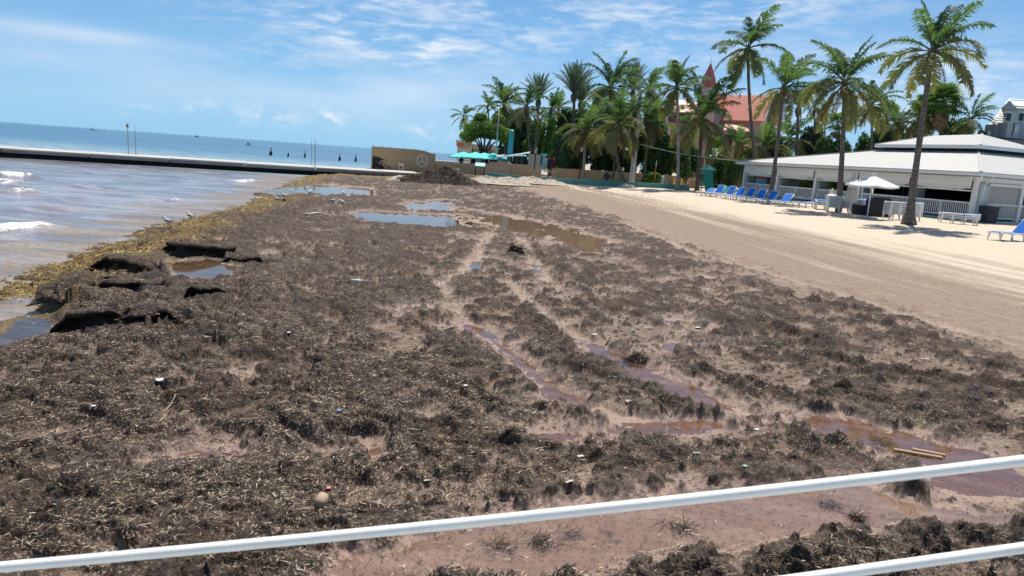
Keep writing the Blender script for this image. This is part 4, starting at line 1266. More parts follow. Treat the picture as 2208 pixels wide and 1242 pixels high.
ribs(E[0], E[1], T[0], T[1], .62, 'roof_seams', lower)
ribs(E[3], E[0], T[3], T[0], .62, 'roof_seams', lower)
def hipcap(a, b, par, w=.16):
    return MB(PO).beam(a + Vector((0, 0, .035)), b + Vector((0, 0, .035)), w, .05).build('hip_cap', M['galv'], par)
hipcap(E[0], T[0], lower); hipcap(E[1], T[1], lower); hipcap(E[3], T[3], lower)
# clerestory and upper roof
pbox(3.75, 11.65, 4.25, 9.55, UZ - .1, 5.46, M['dark_wood'], 'clerestory')
UE = [pp(3.2, 3.7, 5.62), pp(12.2, 3.7, 5.62), pp(12.2, 10.1, 5.62), pp(3.2, 10.1, 5.62)]
ridge = [pp(5.6, 6.6, 6.55), pp(10.0, 6.9, 6.50)]
mb = MB(PO)
mb.face([UE[0], UE[1], ridge[1], ridge[0]]); mb.face([UE[1], UE[2], ridge[1]]); mb.face([UE[2], UE[3], ridge[0], ridge[1]]); mb.face([UE[3], UE[0], ridge[0]])
upper = mb.build('upper_roof', M['white_metal'], pav)
hipcap(UE[0], ridge[0], upper, .12); hipcap(UE[1], ridge[1], upper, .12)
ribs(UE[0], UE[1], ridge[0], ridge[1], .62, 'roof_seams', upper); ribs(UE[3], UE[0], ridge[0], ridge[0], .62, 'roof_seams', upper)
for (t0, t1, g0, g1) in ((3.2, 12.2, 3.7, 3.8), (3.2, 12.2, 10.0, 10.1), (3.2, 3.3, 3.803, 9.997), (12.1, 12.2, 3.803, 9.997)):
    pbox(t0, t1, g0, g1, 5.38, 5.612, M['post_white'], 'fascia', upper)
# eaves beam, gutters, posts, rails, rolled canvas
for (t0, t1, g0, g1) in ((-.70, TL + .7, -.72, -.60), (-.72, -.602, -.598, GD + .6), (TL + .602, TL + .72, -.598, GD)):
    pbox(t0, t1, g0, g1, EZ - .24, EZ - .062, M['post_white'], 'fascia')
pbox(-.1, TL + .1, -.10, .10, 3.12, 3.42, M['post_white'], 'eaves_beam'); pbox(-.1, .1, .103, GD, 3.12, 3.42, M['post_white'], 'eaves_beam')
pbox(-.55, TL + .55, -.58, -.12, 3.424, 3.44, M['post_white'], 'soffit'); pbox(-.58, -.12, -.10, GD, 3.442, 3.456, M['post_white'], 'soffit')
pbox(.15, TL - .1, .15, GD - .2, 3.46, 3.52, M['dark_wood'], 'ceiling')
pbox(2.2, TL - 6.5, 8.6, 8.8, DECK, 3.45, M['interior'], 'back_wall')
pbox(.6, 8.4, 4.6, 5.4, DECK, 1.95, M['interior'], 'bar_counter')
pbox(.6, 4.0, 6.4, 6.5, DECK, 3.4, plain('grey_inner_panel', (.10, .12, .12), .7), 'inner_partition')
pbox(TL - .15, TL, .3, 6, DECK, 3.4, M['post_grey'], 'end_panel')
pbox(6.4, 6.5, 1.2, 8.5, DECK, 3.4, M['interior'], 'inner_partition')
SP = TL / 5
posts_t = [k * SP for k in range(6)]
for t_p in posts_t:
    o = MB(PO).hexa([pp(t_p - .13, -.13, DECK), pp(t_p - .13, .13, DECK), pp(t_p + .13, .13, DECK), pp(t_p + .13, -.13, DECK),
                     pp(t_p - .13, -.13, 3.12), pp(t_p - .13, .13, 3.12), pp(t_p + .13, .13, 3.12), pp(t_p + .13, -.13, 3.12)]).build('post', M['post_white'], pav)
    MB(PO).hexa([pp(t_p - .22, .14, DECK), pp(t_p - .22, .9, DECK), pp(t_p - .15, .9, DECK), pp(t_p - .15, .14, DECK), pp(t_p - .22, .14, 3.1), pp(t_p - .22, .9, 3.1), pp(t_p - .15, .9, 3.1), pp(t_p - .15, .14, 3.1)]).build('post_panel', M['post_grey'], o)
for g_p in (3.9, 7.8, 11.7):
    pbox(-.13, .13, g_p - .13, g_p + .13, DECK, 3.12, M['post_white'], 'post')
def railing(a, b, n):
    t = MB(PO).beam(a + Vector((0, 0, 1.02)), b + Vector((0, 0, 1.02)), .11, .09).build('top_rail', M['post_white'], pav)
    MB(PO).beam(a + Vector((0, 0, .16)), b + Vector((0, 0, .16)), .07, .08).build('bottom_rail', M['post_white'], pav)
    for i in range(1, n):
        p = a.lerp(b, i / n); w = .05 if i != n // 2 else .11
        d_ = (b - a).normalized()
        key = ('bal', w)
        if key not in BAL:
            BAL[key] = MB().box((0, 0, .59), (.045, w, .772), 0).mesh('baluster', M['post_white'])
        link('baluster', BAL[key], pav, Vector((p.x, p.y, p.z)) - PO, (0, 0, math.atan2(d_.y, d_.x) - math.pi / 2))
BAL = {}
rrn = random.Random(9)
for k in range(5):
    t0, t1 = posts_t[k] + .14, posts_t[k + 1] - .24
    railing(pp(t0, .0, DECK), pp(t1, .0, DECK), 28)
    # canvas screen furled below the eaves, sagging between its ties
    mb = MB(PO); n = 18; rows = []
    for i in range(n + 1):
        f_ = i / n; t_ = t0 + (t1 - t0) * f_
        dr_ = .62 + .10 * math.sin(math.pi * f_) + rrn.uniform(-.03, .03)
        prof_ = [(-.16, 3.40), (-.24, 3.30 - dr_ * .3), (-.20 + rrn.uniform(-.03, .03), 3.3 - dr_ * .62), (-.27, 3.3 - dr_ * .93), (-.16, 3.3 - dr_), (-.12, 3.3 - dr_ * .9)]
        rows.append([pp(t_, g_, z_) for g_, z_ in prof_])
    for a, b in zip(rows, rows[1:]):
        for i in range(5): mb.face([a[i], b[i], b[i + 1], a[i + 1]])
    mb.build('canvas_roll', M['canvas'], pav, True)
    pbox(t0, t1, -.17, -.13, 2.52, 2.60, M['post_white'], 'screen_batten')
for g0, g1 in ((.14, 3.76), (4.04, 7.66), (7.94, 11.56)):
    railing(pp(0, g0, DECK), pp(0, g1, DECK), 26)
pbox(-.06, -.02, .35, 3.55, 1.86, 2.92, M['roller'], 'roller_blind'); pbox(-.22, -.14, .2, 3.7, 2.925, 3.10, M['canvas'], 'blind_box')
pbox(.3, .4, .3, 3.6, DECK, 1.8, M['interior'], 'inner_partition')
pbox(-.02, .06, 4.2, 12, DECK, 3.1, M['interior'], 'opening_shade_panel')  # dark sheet across the bays, painted as the shade indoors
# corner downpipe
c0 = pp(-.62, -.45, EZ - .2)
MB(PO).tube([c0, pp(-.5, -.38, 3.25), pp(-.2, -.24, 3.0), pp(-.2, -.24, DECK)], .055, 8).build('downpipe', M['post_white'], pav, True)
MB(PO).tube([pp(-.55, .62, EZ - .2), pp(-.4, .55, 3.25), pp(-.22, .42, 3.0), pp(-.22, .42, DECK)], .05, 8).build('downpipe', M['post_white'], pav, True)
# menu board hanging in the farthest bay
mbp = pp(TL - 1.5, .7, 0)
men = thing('menu_board', 'red and blue board standing behind the far pavilion railing', 'board', (mbp.x, mbp.y, DECK), math.atan2(pg.y, pg.x) - .6)
MB().box((0, 0, 1.75), (.9, .05, .5)).build('red_half', M['red_paint'], men); MB().box((0, 0, 1.15), (.9, .05, .68)).build('blue_half', M['sign_blue'], men)
for x in (-.4, .4): MB().box((x, .05, .8), (.05, .04, 1.6)).build('leg', M['post_white'], men)
# white parasols seen through the pavilion
for k, (t_, g_) in enumerate(((12.6, 11.5), (15.4, 12.2))):
    p = pp(t_, g_ + 4, 0)

# ------------------------------------------------------------------ red roofed mansion behind the palms
HY = 105.0
hb = at(1600, 360, HY); HO = Vector((hb.x, HY, .5))
house = thing('mansion', 'pink mansion with salmon red roofs and a pointed red turret', 'house', HO)
rd_ = Vector((.80, -.60, 0)); rn = Vector((-.60, -.80, 0))
pk = at(1661, 226, HY - 2); c0 = Vector((pk.x, HY - 2, 0))
RZ, EZh, HW, RL = at(1590, 205, HY).z, at(1627, 263, HY).z, 3.3, 8.0
def hp(s, w, z): return c0 - rd_ * s + rn * w + Vector((0, 0, z))
wl = MB(HO)
wl.hexa([hp(0, HW - .5, .3), hp(RL, HW - .5, .3), hp(RL, -HW + .5, .3), hp(0, -HW + .5, .3), hp(0, HW - .5, EZh), hp(RL, HW - .5, EZh), hp(RL, -HW + .5, EZh), hp(0, -HW + .5, EZh)])
wl.face([hp(0, HW - .5, EZh), hp(0, -HW + .5, EZh), hp(0, 0, RZ - .45)]); 
wl.build('wall', M['pink_wall'], house)
rf = MB(HO)
for sgn in (1, -1):
    rf.hexa([hp(-.5, HW * sgn, EZh - .3), hp(RL + .5, HW * sgn, EZh - .3), hp(RL + .5, 0, RZ - .12), hp(-.5, 0, RZ - .12),
             hp(-.5, HW * sgn, EZh - .12), hp(RL + .5, HW * sgn, EZh - .12), hp(RL + .5, 0, RZ + .08), hp(-.5, 0, RZ + .08)])
roof = rf.build('roof', M['red_roof'], house)
for sgn in (1, -1):
    MB(HO).beam(hp(-.56, HW * sgn, EZh - .25), hp(-.56, .02 * sgn, RZ - .08), .12, .30).build('barge_board', M['grey_trim'], roof)
MB(HO).beam(hp(RL + .4, 0, RZ + .16), hp(RL - 1.6, 0, RZ + .16), .5, .3).build('ridge_vent', M['spire_red'], roof)
for s in (1.5, 3.0, 4.5): MB(HO).box(hp(s, 0, RZ + .2), (.16, .16, .3)).build('finial', M['spire_red'], roof)
MB(HO).box(hp(-.03, 0, EZh + .5), (.9, .1, 1.4), math.atan2(rn.y, rn.x)).build('gable_window', M['glass'], house)
# cross gable facing left front
dg = MB(HO); dgc = hp(RL * .86, HW * .55, 0)
def dq(w, o, z): return dgc + rd_ * w + rn * o + Vector((0, 0, z))
zd0, zd1 = EZh + .2, RZ - .25
dg.hexa([dq(-1.2, 2.2, EZh - 2), dq(1.2, 2.2, EZh - 2), dq(1.2, -1.5, EZh - 2), dq(-1.2, -1.5, EZh - 2), dq(-1.2, 2.2, zd0 + 1.2), dq(1.2, 2.2, zd0 + 1.2), dq(1.2, -1.5, zd0 + 1.2), dq(-1.2, -1.5, zd0 + 1.2)])
dg.face([dq(-1.2, 2.2, zd0 + 1.2), dq(1.2, 2.2, zd0 + 1.2), dq(0, 2.2, zd1)])
dorm = dg.build('cross_gable', M['grey_trim'], house)
for sgn in (1, -1):
    MB(HO).hexa([dq(1.45 * sgn, 2.5, zd0 + 1.05), dq(1.45 * sgn, -1.5, zd0 + 1.05), dq(0, -1.5, zd1), dq(0, 2.5, zd1), dq(1.45 * sgn, 2.5, zd0 + 1.2), dq(1.45 * sgn, -1.5, zd0 + 1.2), dq(0, -1.5, zd1 + .16), dq(0, 2.5, zd1 + .16)]).build('gable_roof', M['spire_red'], dorm)
MB(HO).box(dq(0, 2.22, zd0 + .3), (.9, .1, 1.0), math.atan2(rd_.y, rd_.x)).build('window', M['glass'], dorm)
# porch roof, cornice and shaded storeys
def hpane(px0, py0, px1, py1, Y, d, mat, nm): return pane(px0, py0, px1, py1, Y, d, mat, nm, house, HO)
hpane(1562, 283, 1618, 289, 99.2, 5, M['grey_trim'], 'cornice')
pr = MB(HO); a, b, c_, d_ = q(1560, 282.5, 99), q(1616, 286, 99), q(1612, 271, 102), q(1564, 268, 102)
pr.hexa([a, b, c_ - Vector((0, 0, .1)), d_ - Vector((0, 0, .1)), a + Vector((0, 0, .14)), b + Vector((0, 0, .14)), c_, d_])
pr.build('porch_roof', M['red_roof'], house)
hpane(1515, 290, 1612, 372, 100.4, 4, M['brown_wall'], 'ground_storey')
for px in (1529, 1552, 1578, 1604): hpane(px, 289.5, px + 4, 372, 99.6, .4, M['pink_wall'], 'porch_column')
hpane(1436, 240, 1512, 372, 103, 6, M['pink_wall'], 'wing_wall')
hpane(1440, 252, 1478, 262, 102.9, .098, M['glass'], 'window'); hpane(1484, 250, 1500, 264, 102.9, .098, M['glass'], 'window')
pr = MB(HO); a, b, c_, d_ = q(1428, 241, 101.5), q(1520, 247.5, 101.5), q(1500, 219, 105.5), q(1446, 213, 105.5)
pr.hexa([a, b, c_ - Vector((0, 0, .12)), d_ - Vector((0, 0, .12)), a + Vector((0, 0, .16)), b + Vector((0, 0, .16)), c_, d_])
pr.build('wing_roof', M['red_roof'], house)
pr = MB(HO); a, b, c_, d_ = q(1438, 268, 100.6), q(1484, 271, 100.6), q(1482, 263, 102.8), q(1442, 260, 102.8)
pr.hexa([a, b, c_ - Vector((0, 0, .1)), d_ - Vector((0, 0, .1)), a + Vector((0, 0, .12)), b + Vector((0, 0, .12)), c_, d_])
pr.build('balcony_roof', M['red_roof'], house)
tc_ = at(1514, 300, 101); tz = [at(1515, y, 101).z for y in (134, 190, 201, 246)]
MB(HO).lathe([(1.25, .5), (1.25, tz[2])], 8, (tc_.x, 101, 0)).build('turret_wall', M['pink_wall'], house)
MB(HO).lathe([(1.62, tz[2] - .05), (1.5, tz[2] + .18), (1.30, tz[1])], 8, (tc_.x, 101, 0)).build('turret_skirt', plain('pale_salmon_band', (.70, .46, .38), .6), house)
MB(HO).lathe([(1.29, tz[1] + .003), (.85, tz[1] + 1.5), (.07, tz[0] - .1)], 8, (tc_.x, 101, 0)).build('turret_spire', M['spire_red'], house)
MB(HO).tube([(tc_.x, 101, tz[0] - .2), (tc_.x, 101, tz[0] + .65)], .035, 6).build('spire_finial', M['galv'], house)

# green roofed hut under the palms
gh = q(1536, 372, 86); gho = Vector((gh.x, 86, .5))
hutg = thing('hut', 'small hut with a pale turquoise sheet roof under the palms', 'hut', gho)
a, b, c_, d_ = q(1523, 336.5, 84), q(1548, 339, 84), q(1553, 321, 87), q(1532, 320, 87)
MB(gho).hexa([a, b, c_ - Vector((0, 0, .06)), d_ - Vector((0, 0, .06)), a + Vector((0, 0, .07)), b + Vector((0, 0, .07)), c_, d_]).build('roof', M['mint'], hutg)
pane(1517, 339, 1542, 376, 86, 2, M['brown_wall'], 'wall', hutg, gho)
pane(1541.5, 337.5, 1544, 376, 84.2, .16, M['cream_paint'], 'post', hutg, gho)
pane(1518, 338, 1520, 374, 84.2, .16, M['cream_paint'], 'post', hutg, gho)

# ------------------------------------------------------------------ grey shingled building on the far right
GY = 78.0
ga = q(2106, 302, GY); go = Vector((ga.x, GY, .5))
gb = thing('shingled_building', 'white shingled steep roof building with dormer behind the pavilion', 'building', go)
xl, xr = ga.x, q(2420, 300, GY).x
z0, z1 = ga.z - .6, q(2178, 212, GY + 9).z
tl = q(2176, 212, GY + 9).x
mb = MB(go)
mb.hexa([(xl - .3, GY, z0), (xr, GY, z0), (xr + 9, GY + 14, z0), (xl + 9.5, GY + 14, z0), (tl, GY + 9, z1), (xr - 2, GY + 9, z1), (xr + .8, GY + 12, z1), (tl + 2.2, GY + 12, z1)])
mb.build('roof', M['shingle'], gb)
slope = Vector((0, 9, z1 - z0)); sn = slope.cross(Vector((1, 0, 0))).normalized()
if sn.y > 0: sn = -sn
mb = MB(go); nrow = 22
for i in range(nrow):
    f_ = (i + .5) / nrow
    x0 = xl - .3 + (tl - xl + .3) * f_
    p0 = Vector((x0 + .1, GY + 9 * f_, z0 + (z1 - z0) * f_)) + sn * .03; p1 = Vector((xr - 2 * f_, p0.y, p0.z))
    j = 0; x = p0.x + (i % 2) * .2
    while x < min(p0.x + 6.2, p1.x):
        mb.beam(Vector((x, p0.y, p0.z)), Vector((x + .36, p0.y, p0.z)), .09, .22, slope.normalized()); x += .4
tag(mb.build('shingles', M['shingle'], gb), kind='stuff')
pbz0 = z0
MB(go).hexa([(xl, GY + .2, 0), (xr, GY + .2, 0), (xr + 8.6, GY + 13.6, 0), (xl + 9.6, GY + 13.6, 0), (xl, GY + .2, z0 - .01), (xr, GY + .2, z0 - .01), (xr + 8.6, GY + 13.6, z0 - .01), (xl + 9.6, GY + 13.6, z0 - .01)]).build('wall', M['grey_trim'], gb)
dw = MB(go); a, b = q(2165, 266, GY - .2), q(2260, 232, GY - .2)
dw.hexa([(a.x, GY - .2, a.z), (b.x, GY - .2, a.z), (b.x + 6.4, GY + 8.8, a.z), (a.x + 6.4, GY + 8.8, a.z), (a.x, GY - .2, b.z), (b.x, GY - .2, b.z), (b.x + 6.4, GY + 8.8, b.z), (a.x + 6.4, GY + 8.8, b.z)])
dor = dw.build('dormer', M['cream_paint'], gb)
for px in (2169, 2196.5): pane(px, 243.5, px + 12.5, 260, GY - .26, .05, M['glass'], 'window', dor, go)
for px in (2166.5, 2194): pane(px, 241, px + 17, 243.2, GY - .30, .08, M['white_paint'], 'window_head', dor, go)
a, b, c_ = q(2158.5, 233.5, GY - .6), q(2192, 235.5, GY - .6), q(2177, 216.5, GY - .6)
bk = Vector((5.7, 8.0, 0))
MB(go).face([a, b, c_]).face([a, c_, c_ + bk, a + bk]).face([c_, b, b + bk, c_ + bk]).build('dormer_gable', M['grey_trim'], dor)
d1, d2 = q(2192, 234.5, GY - .7), q(2300, 243, GY - .7)
e1, e2 = q(2180, 218, GY + 6), q(2300, 225, GY + 6)
MB(go).hexa([d1, d2, e2 - Vector((0, 0, .1)), e1 - Vector((0, 0, .1)), d1 + Vector((0, 0, .12)), d2 + Vector((0, 0, .12)), e2, e1]).build('dormer_roof', M['shingle'], dor)
# flat roof with air conditioning units in front
fr = q(2120, 298, 68)
flat = thing('flat_roof_block', 'dark flat roofed block carrying grey air conditioning units', 'building', (fr.x, 68, .5)); fo = Vector((fr.x, 68, .5))
fz = q(2150, 299, 68).z
MB(fo).box((fr.x + 9, 72, fz / 2), (19, 8.5, fz)).build('wall', plain('dark_grey_wall', (.13, .13, .14), .8), flat)
def acunit(px0, py0, px1, Y, d, lab, fan=False):
    a, b = q(px0, py0, Y), q(px1, py0 + (px1 - px0) * .07, Y)
    t = thing('air_conditioner', lab, 'air conditioner', ((a.x + b.x) / 2, Y, fz + .003), 0, 'air conditioning units on the flat roof')
    w, h = b.x - a.x, (a.z + b.z) / 2 - fz - .2
    MB().box((0, 0, h / 2 + .14), (w, d, h)).build('casing', M['ac_grey'], t)
    for x in (-w * .4, w * .4): MB().box((x, 0, .069), (.12, d, .135)).build('foot', M['black_metal'], t)
    MB().box((0, -d / 2 - .02, h * .55 + .14), (w * .06, .036, h * .9)).build('seam', M['black_metal'], t)
    MB().box((w * .26, -d / 2 - .03, h * .6 + .14), (w * .34, .056, h * .5)).build('access_panel', plain('light_grey_panel', (.36, .38, .39), .5), t)
    if fan: MB().tube([(-w * .2, -d / 2 - .05, h * .5 + .14), (-w * .2, -d / 2 - .002, h * .5 + .14)], min(w, h) * .3, 14).build('fan', M['black_metal'], t)
acunit(2114, 280, 2132, 69, .7, 'small air conditioner with round fan at the left end', True)
acunit(2136, 267, 2162, 70.2, 1.5, 'tall grey air conditioner left of the widest unit')
acunit(2162.5, 263, 2189, 69, 1.5, 'wide grey air conditioner under the dormer window')
acunit(2189.5, 263, 2240, 69.6, 1.6, 'grey air conditioner cut by the right edge')
# ------------------------------------------------------------------ foliage materials
def leaf_mat(name, c1, c2, trans=.28, rough=.5):
    m, t, out = new_mat(name)
    oi = t.new('ShaderNodeObjectInfo').outputs['Random']
    P = t.new('ShaderNodeTexCoord').outputs['Object']
    n = t.noise(P, 3.2, 3, .6)
    col = t.mix(t.math('ADD', t.math('MULTIPLY', oi, .55), t.math('MULTIPLY', n, .5), clamp=True), c1, c2)
    p = bsdf(t, col, max(rough, .65), .2)
    tr = t.new('ShaderNodeBsdfTranslucent')
    t.l.new(t.mix(1.0, col, (1.5, 1.7, .8), 'MULTIPLY'), tr.inputs[0])
    mx = t.new('ShaderNodeMixShader'); mx.inputs[0].default_value = trans
    t.l.new(p.outputs[0], mx.inputs[1]); t.l.new(tr.outputs[0], mx.inputs[2])
    t.l.new(mx.outputs[0], out.inputs[0])
    return m
LEAF = leaf_mat('coconut_leaf', (.052, .105, .055), (.125, .18, .075), .42)
LEAF_OLD = leaf_mat('ageing_coconut_leaf', (.095, .130, .060), (.22, .19, .085), .36)
LEAF_DEAD = leaf_mat('dead_palm_leaf', (.17, .115, .065), (.30, .215, .125), .15, .8)
LEAF_DATE = leaf_mat('date_palm_leaf', (.085, .125, .092), (.16, .195, .13), .15)
LEAF_FAN = leaf_mat('fan_palm_leaf', (.06, .13, .03), (.15, .23, .06), .35)
BUSH_D = leaf_mat('dark_shrub_leaf', (.028, .072, .036), (.080, .145, .050), .32)
BUSH_L = leaf_mat('bright_shrub_leaf', (.065, .14, .034), (.155, .23, .06), .42)
BUSH_G = leaf_mat('grey_shrub_leaf', (.045, .065, .050), (.095, .115, .085), .18)
TRUNK = plain('palm_trunk', (.155, .125, .105), .9, .22, 3, .15, .5, 14)
TRUNK_PALE = plain('pale_palm_trunk', (.30, .265, .225), .9, .18, 3, .15, .5, 14)
BARK = plain('grey_bark', (.12, .10, .085), .9, .25, 5, .15, .5, 12)
def ringed(name, c1, c2):
    m, t, out = new_mat(name)
    P = t.new('ShaderNodeTexCoord').outputs['Object']
    z = t.sep(P)[2]
    wv = t.math('SINE', t.math('ADD', t.math('MULTIPLY', z, 26.0), t.math('MULTIPLY', t.noise(P, 3, 3), 7.0)))
    n = t.noise(t.scaled(P, (1, 1, .35)), 6, 5, .65)
    f = t.math('ADD', t.math('MULTIPLY', wv, .07), t.math('MULTIPLY', n, 1.0))
    t.l.new(bsdf(t, t.mix(t.ss(f, .25, .85), c1, c2), .9, .12, 0, bumped(t, t.math('ADD', t.math('MULTIPLY', wv, .5), t.noise(P, 20, 3)), .5, .03)).outputs[0], out.inputs[0])
    return m
TRUNK = ringed('palm_trunk', (.10, .08, .066), (.22, .185, .155))
TRUNK_PALE = ringed('pale_palm_trunk', (.20, .17, .145), (.40, .36, .31))
COCO = plain('coconut_husk', (.22, .11, .045), .7, .2, 6)

def frond_mesh(name, e0, bend, seed, mat, nl=50, lmax=.29, stiff=False, sway=.0):
    rn_ = random.Random(seed)
    sp = []; p = Vector((.02, 0, 0)); N = 16; sy = sway * rn_.uniform(-1, 1)
    for k in range(N + 1):
        s = k / N
        e = R(e0) - R(bend) * s ** 1.25; yaw = sy * s * s
        sp.append((p.copy(), Vector((math.cos(e) * math.cos(yaw), math.cos(e) * math.sin(yaw), math.sin(e)))))
        p = p + sp[-1][1] / N
    mb = MB()
    mb.tube([a for a, _ in sp[::2]], [.016 * (1 - .8 * i / 8) for i in range(9)], 4, False)
    for i in range(nl):
        s = .13 + .86 * (i + .5) / nl
        x = s * N; k = min(int(x), N - 1); f_ = x - k
        pos = sp[k][0].lerp(sp[k + 1][0], f_); T_ = sp[k][1]
        sd_ = T_.cross(Vector((0, 0, 1)))
        sd_ = sd_.normalized() if sd_.length > .05 else Vector((0, 1, 0))
        up_ = sd_.cross(T_).normalized()
        L_ = lmax * (math.sin(math.pi * min(1, .14 + .80 * s)) ** .7) * rn_.uniform(.8, 1.12)
        for sg in (1, -1):
            if rn_.random() < .06 or (i + seed) % 13 in (0, 1) and sg == (1 if seed % 2 else -1): continue
            if stiff:
                d1 = (T_ * .85 + sd_ * sg * .50 + up_ * .30).normalized(); d2 = d1
            else:
                d1 = (T_ * .55 + sd_ * sg * .80 + up_ * rn_.uniform(-.05, .28)).normalized()
                d2 = (d1 * .75 + Vector((0, 0, -rn_.uniform(.3, 1.15))) + T_ * .15).normalized()
            w_ = (.0118 if not stiff else .010) * rn_.uniform(.8, 1.2)
            wv = T_ * w_
            m1 = pos + d1 * L_ * .5; m2 = m1 + d2 * L_ * .5
            i0 = len(mb.v)
            mb.v += [tuple(pos - wv), tuple(pos + wv), tuple(m1 + wv * .9), tuple(m1 - wv * .9), tuple(m2)]
            mb.f += [(i0, i0 + 1, i0 + 2, i0 + 3), (i0 + 3, i0 + 2, i0 + 4)]
    return mb.mesh(name, mat)
CLS = [(83, 38), (74, 52), (63, 64), (50, 74), (34, 80), (16, 78), (-4, 64), (-24, 50), (-48, 34)]
COCONUT = []
for i, (e0, bd_) in enumerate(CLS):
    COCONUT.append([frond_mesh('frond', e0 + random.uniform(-5, 5), bd_ + random.uniform(-10, 10), 40 + i * 3 + j, LEAF if i < 6 else LEAF_OLD, sway=.8) for j in range(3)])
COCO_OLD = [frond_mesh('frond', e0, b_, 90 + i, LEAF_OLD, sway=.5) for i, (e0, b_) in enumerate(((25, 95), (5, 80), (-18, 60)))]
COCO_DEAD = [frond_mesh('dead_frond', e0, b_, 96 + i, LEAF_DEAD, 26, .2, sway=.3) for i, (e0, b_) in enumerate(((-45, 42), (-62, 25), (-72, 15)))]
DATE = [[frond_mesh('frond', e0, b_, 60 + i * 3 + j, LEAF_DATE, 36, .17, True, .1) for j in range(2)] for i, (e0, b_) in enumerate(((87, 8), (80, 14), (72, 18), (64, 22), (52, 34)))]

def fan_mesh(name, seed, mat, droop):
    rn_ = random.Random(seed); mb = MB()
    mb.tube([(0, 0, 0), (.28, 0, .02), (.5, 0, 0)], [.012, .01, .008], 4, False)
    n = 22
    for i in range(n):
        a_ = R(-125 + 250 * i / (n - 1)) + rn_.uniform(-.04, .04)
        L_ = .5 * (1 - .25 * abs(i - n / 2) / (n / 2)) * rn_.uniform(.85, 1.1)
        d = Vector((math.cos(a_), math.sin(a_), .08)); w = Vector((-math.sin(a_), math.cos(a_), .25)) * .032
        p0 = Vector((.5, 0, 0)); m1 = p0 + d * L_ * .6; m2 = m1 + (d * .6 + Vector((0, 0, -droop))).normalized() * L_ * .45
        i0 = len(mb.v)
        mb.v += [tuple(p0), tuple(m1 + w), tuple(m1 - w), tuple(m2)]
        mb.f += [(i0, i0 + 2, i0 + 1), (i0 + 1, i0 + 2, i0 + 3)]
    return mb.mesh(name, mat)
FAN = [fan_mesh('fan_leaf', i, LEAF_FAN, .5) for i in range(3)]
FAN_DEAD = [fan_mesh('dead_fan_leaf', 10 + i, LEAF_DEAD, 1.2) for i in range(2)]

def trunk(t, base, crown, rad, mat, bow=.5, flare=1.7, side=0.0, seed=0, knob=0.0, nm='trunk'):
    rn_ = random.Random(seed)
    d = crown - base; n = 26; pts = []; rads = []
    mid = base + d * .5 + Vector((d.x * -bow * .5 + side, d.y * -bow * .5, 0))
    for k in range(n + 1):
        s = k / n
        p = base * (1 - s) ** 2 + mid * 2 * s * (1 - s) + crown * s * s
        r_ = rad * (1 - .32 * s) * (1 + (flare - 1) * math.exp(-s * 16)) * (1 + .05 * (k % 2))
        if knob and s > .86: r_ *= 1 + knob * math.sin((s - .86) / .14 * math.pi * .8)
        pts.append(p - base); rads.append(r_)
    return MB().tube(pts, rads, 9).build(nm, mat, t, True)

def coconut_palm(label, base, crown, L, n, seed, rad=.15, mat=None, bow=.3, side=0, nuts=0, dead=2, old=.2, flare=1.7, spread=1.0, group='palms at the back of the beach'):
    rn_ = random.Random(seed)
    t = thing('coconut_palm', label, 'palm tree', base, 0, group)
    trunk(t, base, crown, rad, mat or TRUNK, bow, flare, side, seed)
    c = crown - base
    n = int(n * 1.12)
    for k in range(n):
        f_ = (k + .5) / n
        ci = min(8, int(f_ ** .9 * 9 * spread))
        a_ = k * 2.39996 + rn_.uniform(-.6, .6)
        if rn_.random() < old and ci >= 4: me = COCO_OLD[min(2, ci - 4)]
        else: me = COCONUT[ci][rn_.randrange(3)]
        if rn_.random() < .10: continue
        sc = L * rn_.uniform(.85, 1.12) * (1 if ci else .85)
        link('frond', me, t, c + Vector((0, 0, .12 * (1 - f_) * L * .3)), (rn_.uniform(-.2, .2) * (1 if ci < 6 else .4), rn_.uniform(-.2, .2), a_ + .35 * math.sin(-a_) * (ci < 4)), (sc, sc, sc * rn_.uniform(.9, 1.15)))
    for k in range(dead):
        sc = L * rn_.uniform(.6, .9)
        link('dead_frond', COCO_DEAD[k % 3], t, c - Vector((0, 0, .1)), (0, 0, rn_.uniform(0, 6.28)), (sc,) * 3)
    if nuts:
        mb = MB()
        for k in range(nuts):
            a_ = rn_.uniform(0, 6.28)
            mb.ell(c + Vector((.28 * math.cos(a_), .28 * math.sin(a_), -.12 - rn_.random() * .3)), (.12, .12, .15), 7, 5)
        mb.build('coconut_cluster', COCO, t, True)
    # fibrous crown base
    MB().lathe([(rad * .75, -.9), (rad * 1.25, -.35), (rad * .9, .1), (.04, .3)], 9, c).build('crown_base', BARK, t, True)
    return t
def date_palm(label, base, crown, L, n, seed, rad=.2):
    rn_ = random.Random(seed)
    t = thing('date_palm', label, 'palm tree', base, 0, 'palms at the back of the beach')
    trunk(t, base, crown, rad, TRUNK, .1, 1.3, 0, seed)
    c = crown - base
    MB().lathe([(rad * .8, -1.0), (rad * 1.75, -.45), (rad * 1.6, -.1), (rad * .6, .25)], 10, c).build('crown_base', BARK, t, True)
    for k in range(n):
        ci = min(4, int((k + .5) / n * 5))
        sc = L * rn_.uniform(.9, 1.1)
        link('frond', DATE[ci][rn_.randrange(2)], t, c, (0, 0, k * 2.39996 + rn_.uniform(-.2, .2)), (sc,) * 3)
    return t
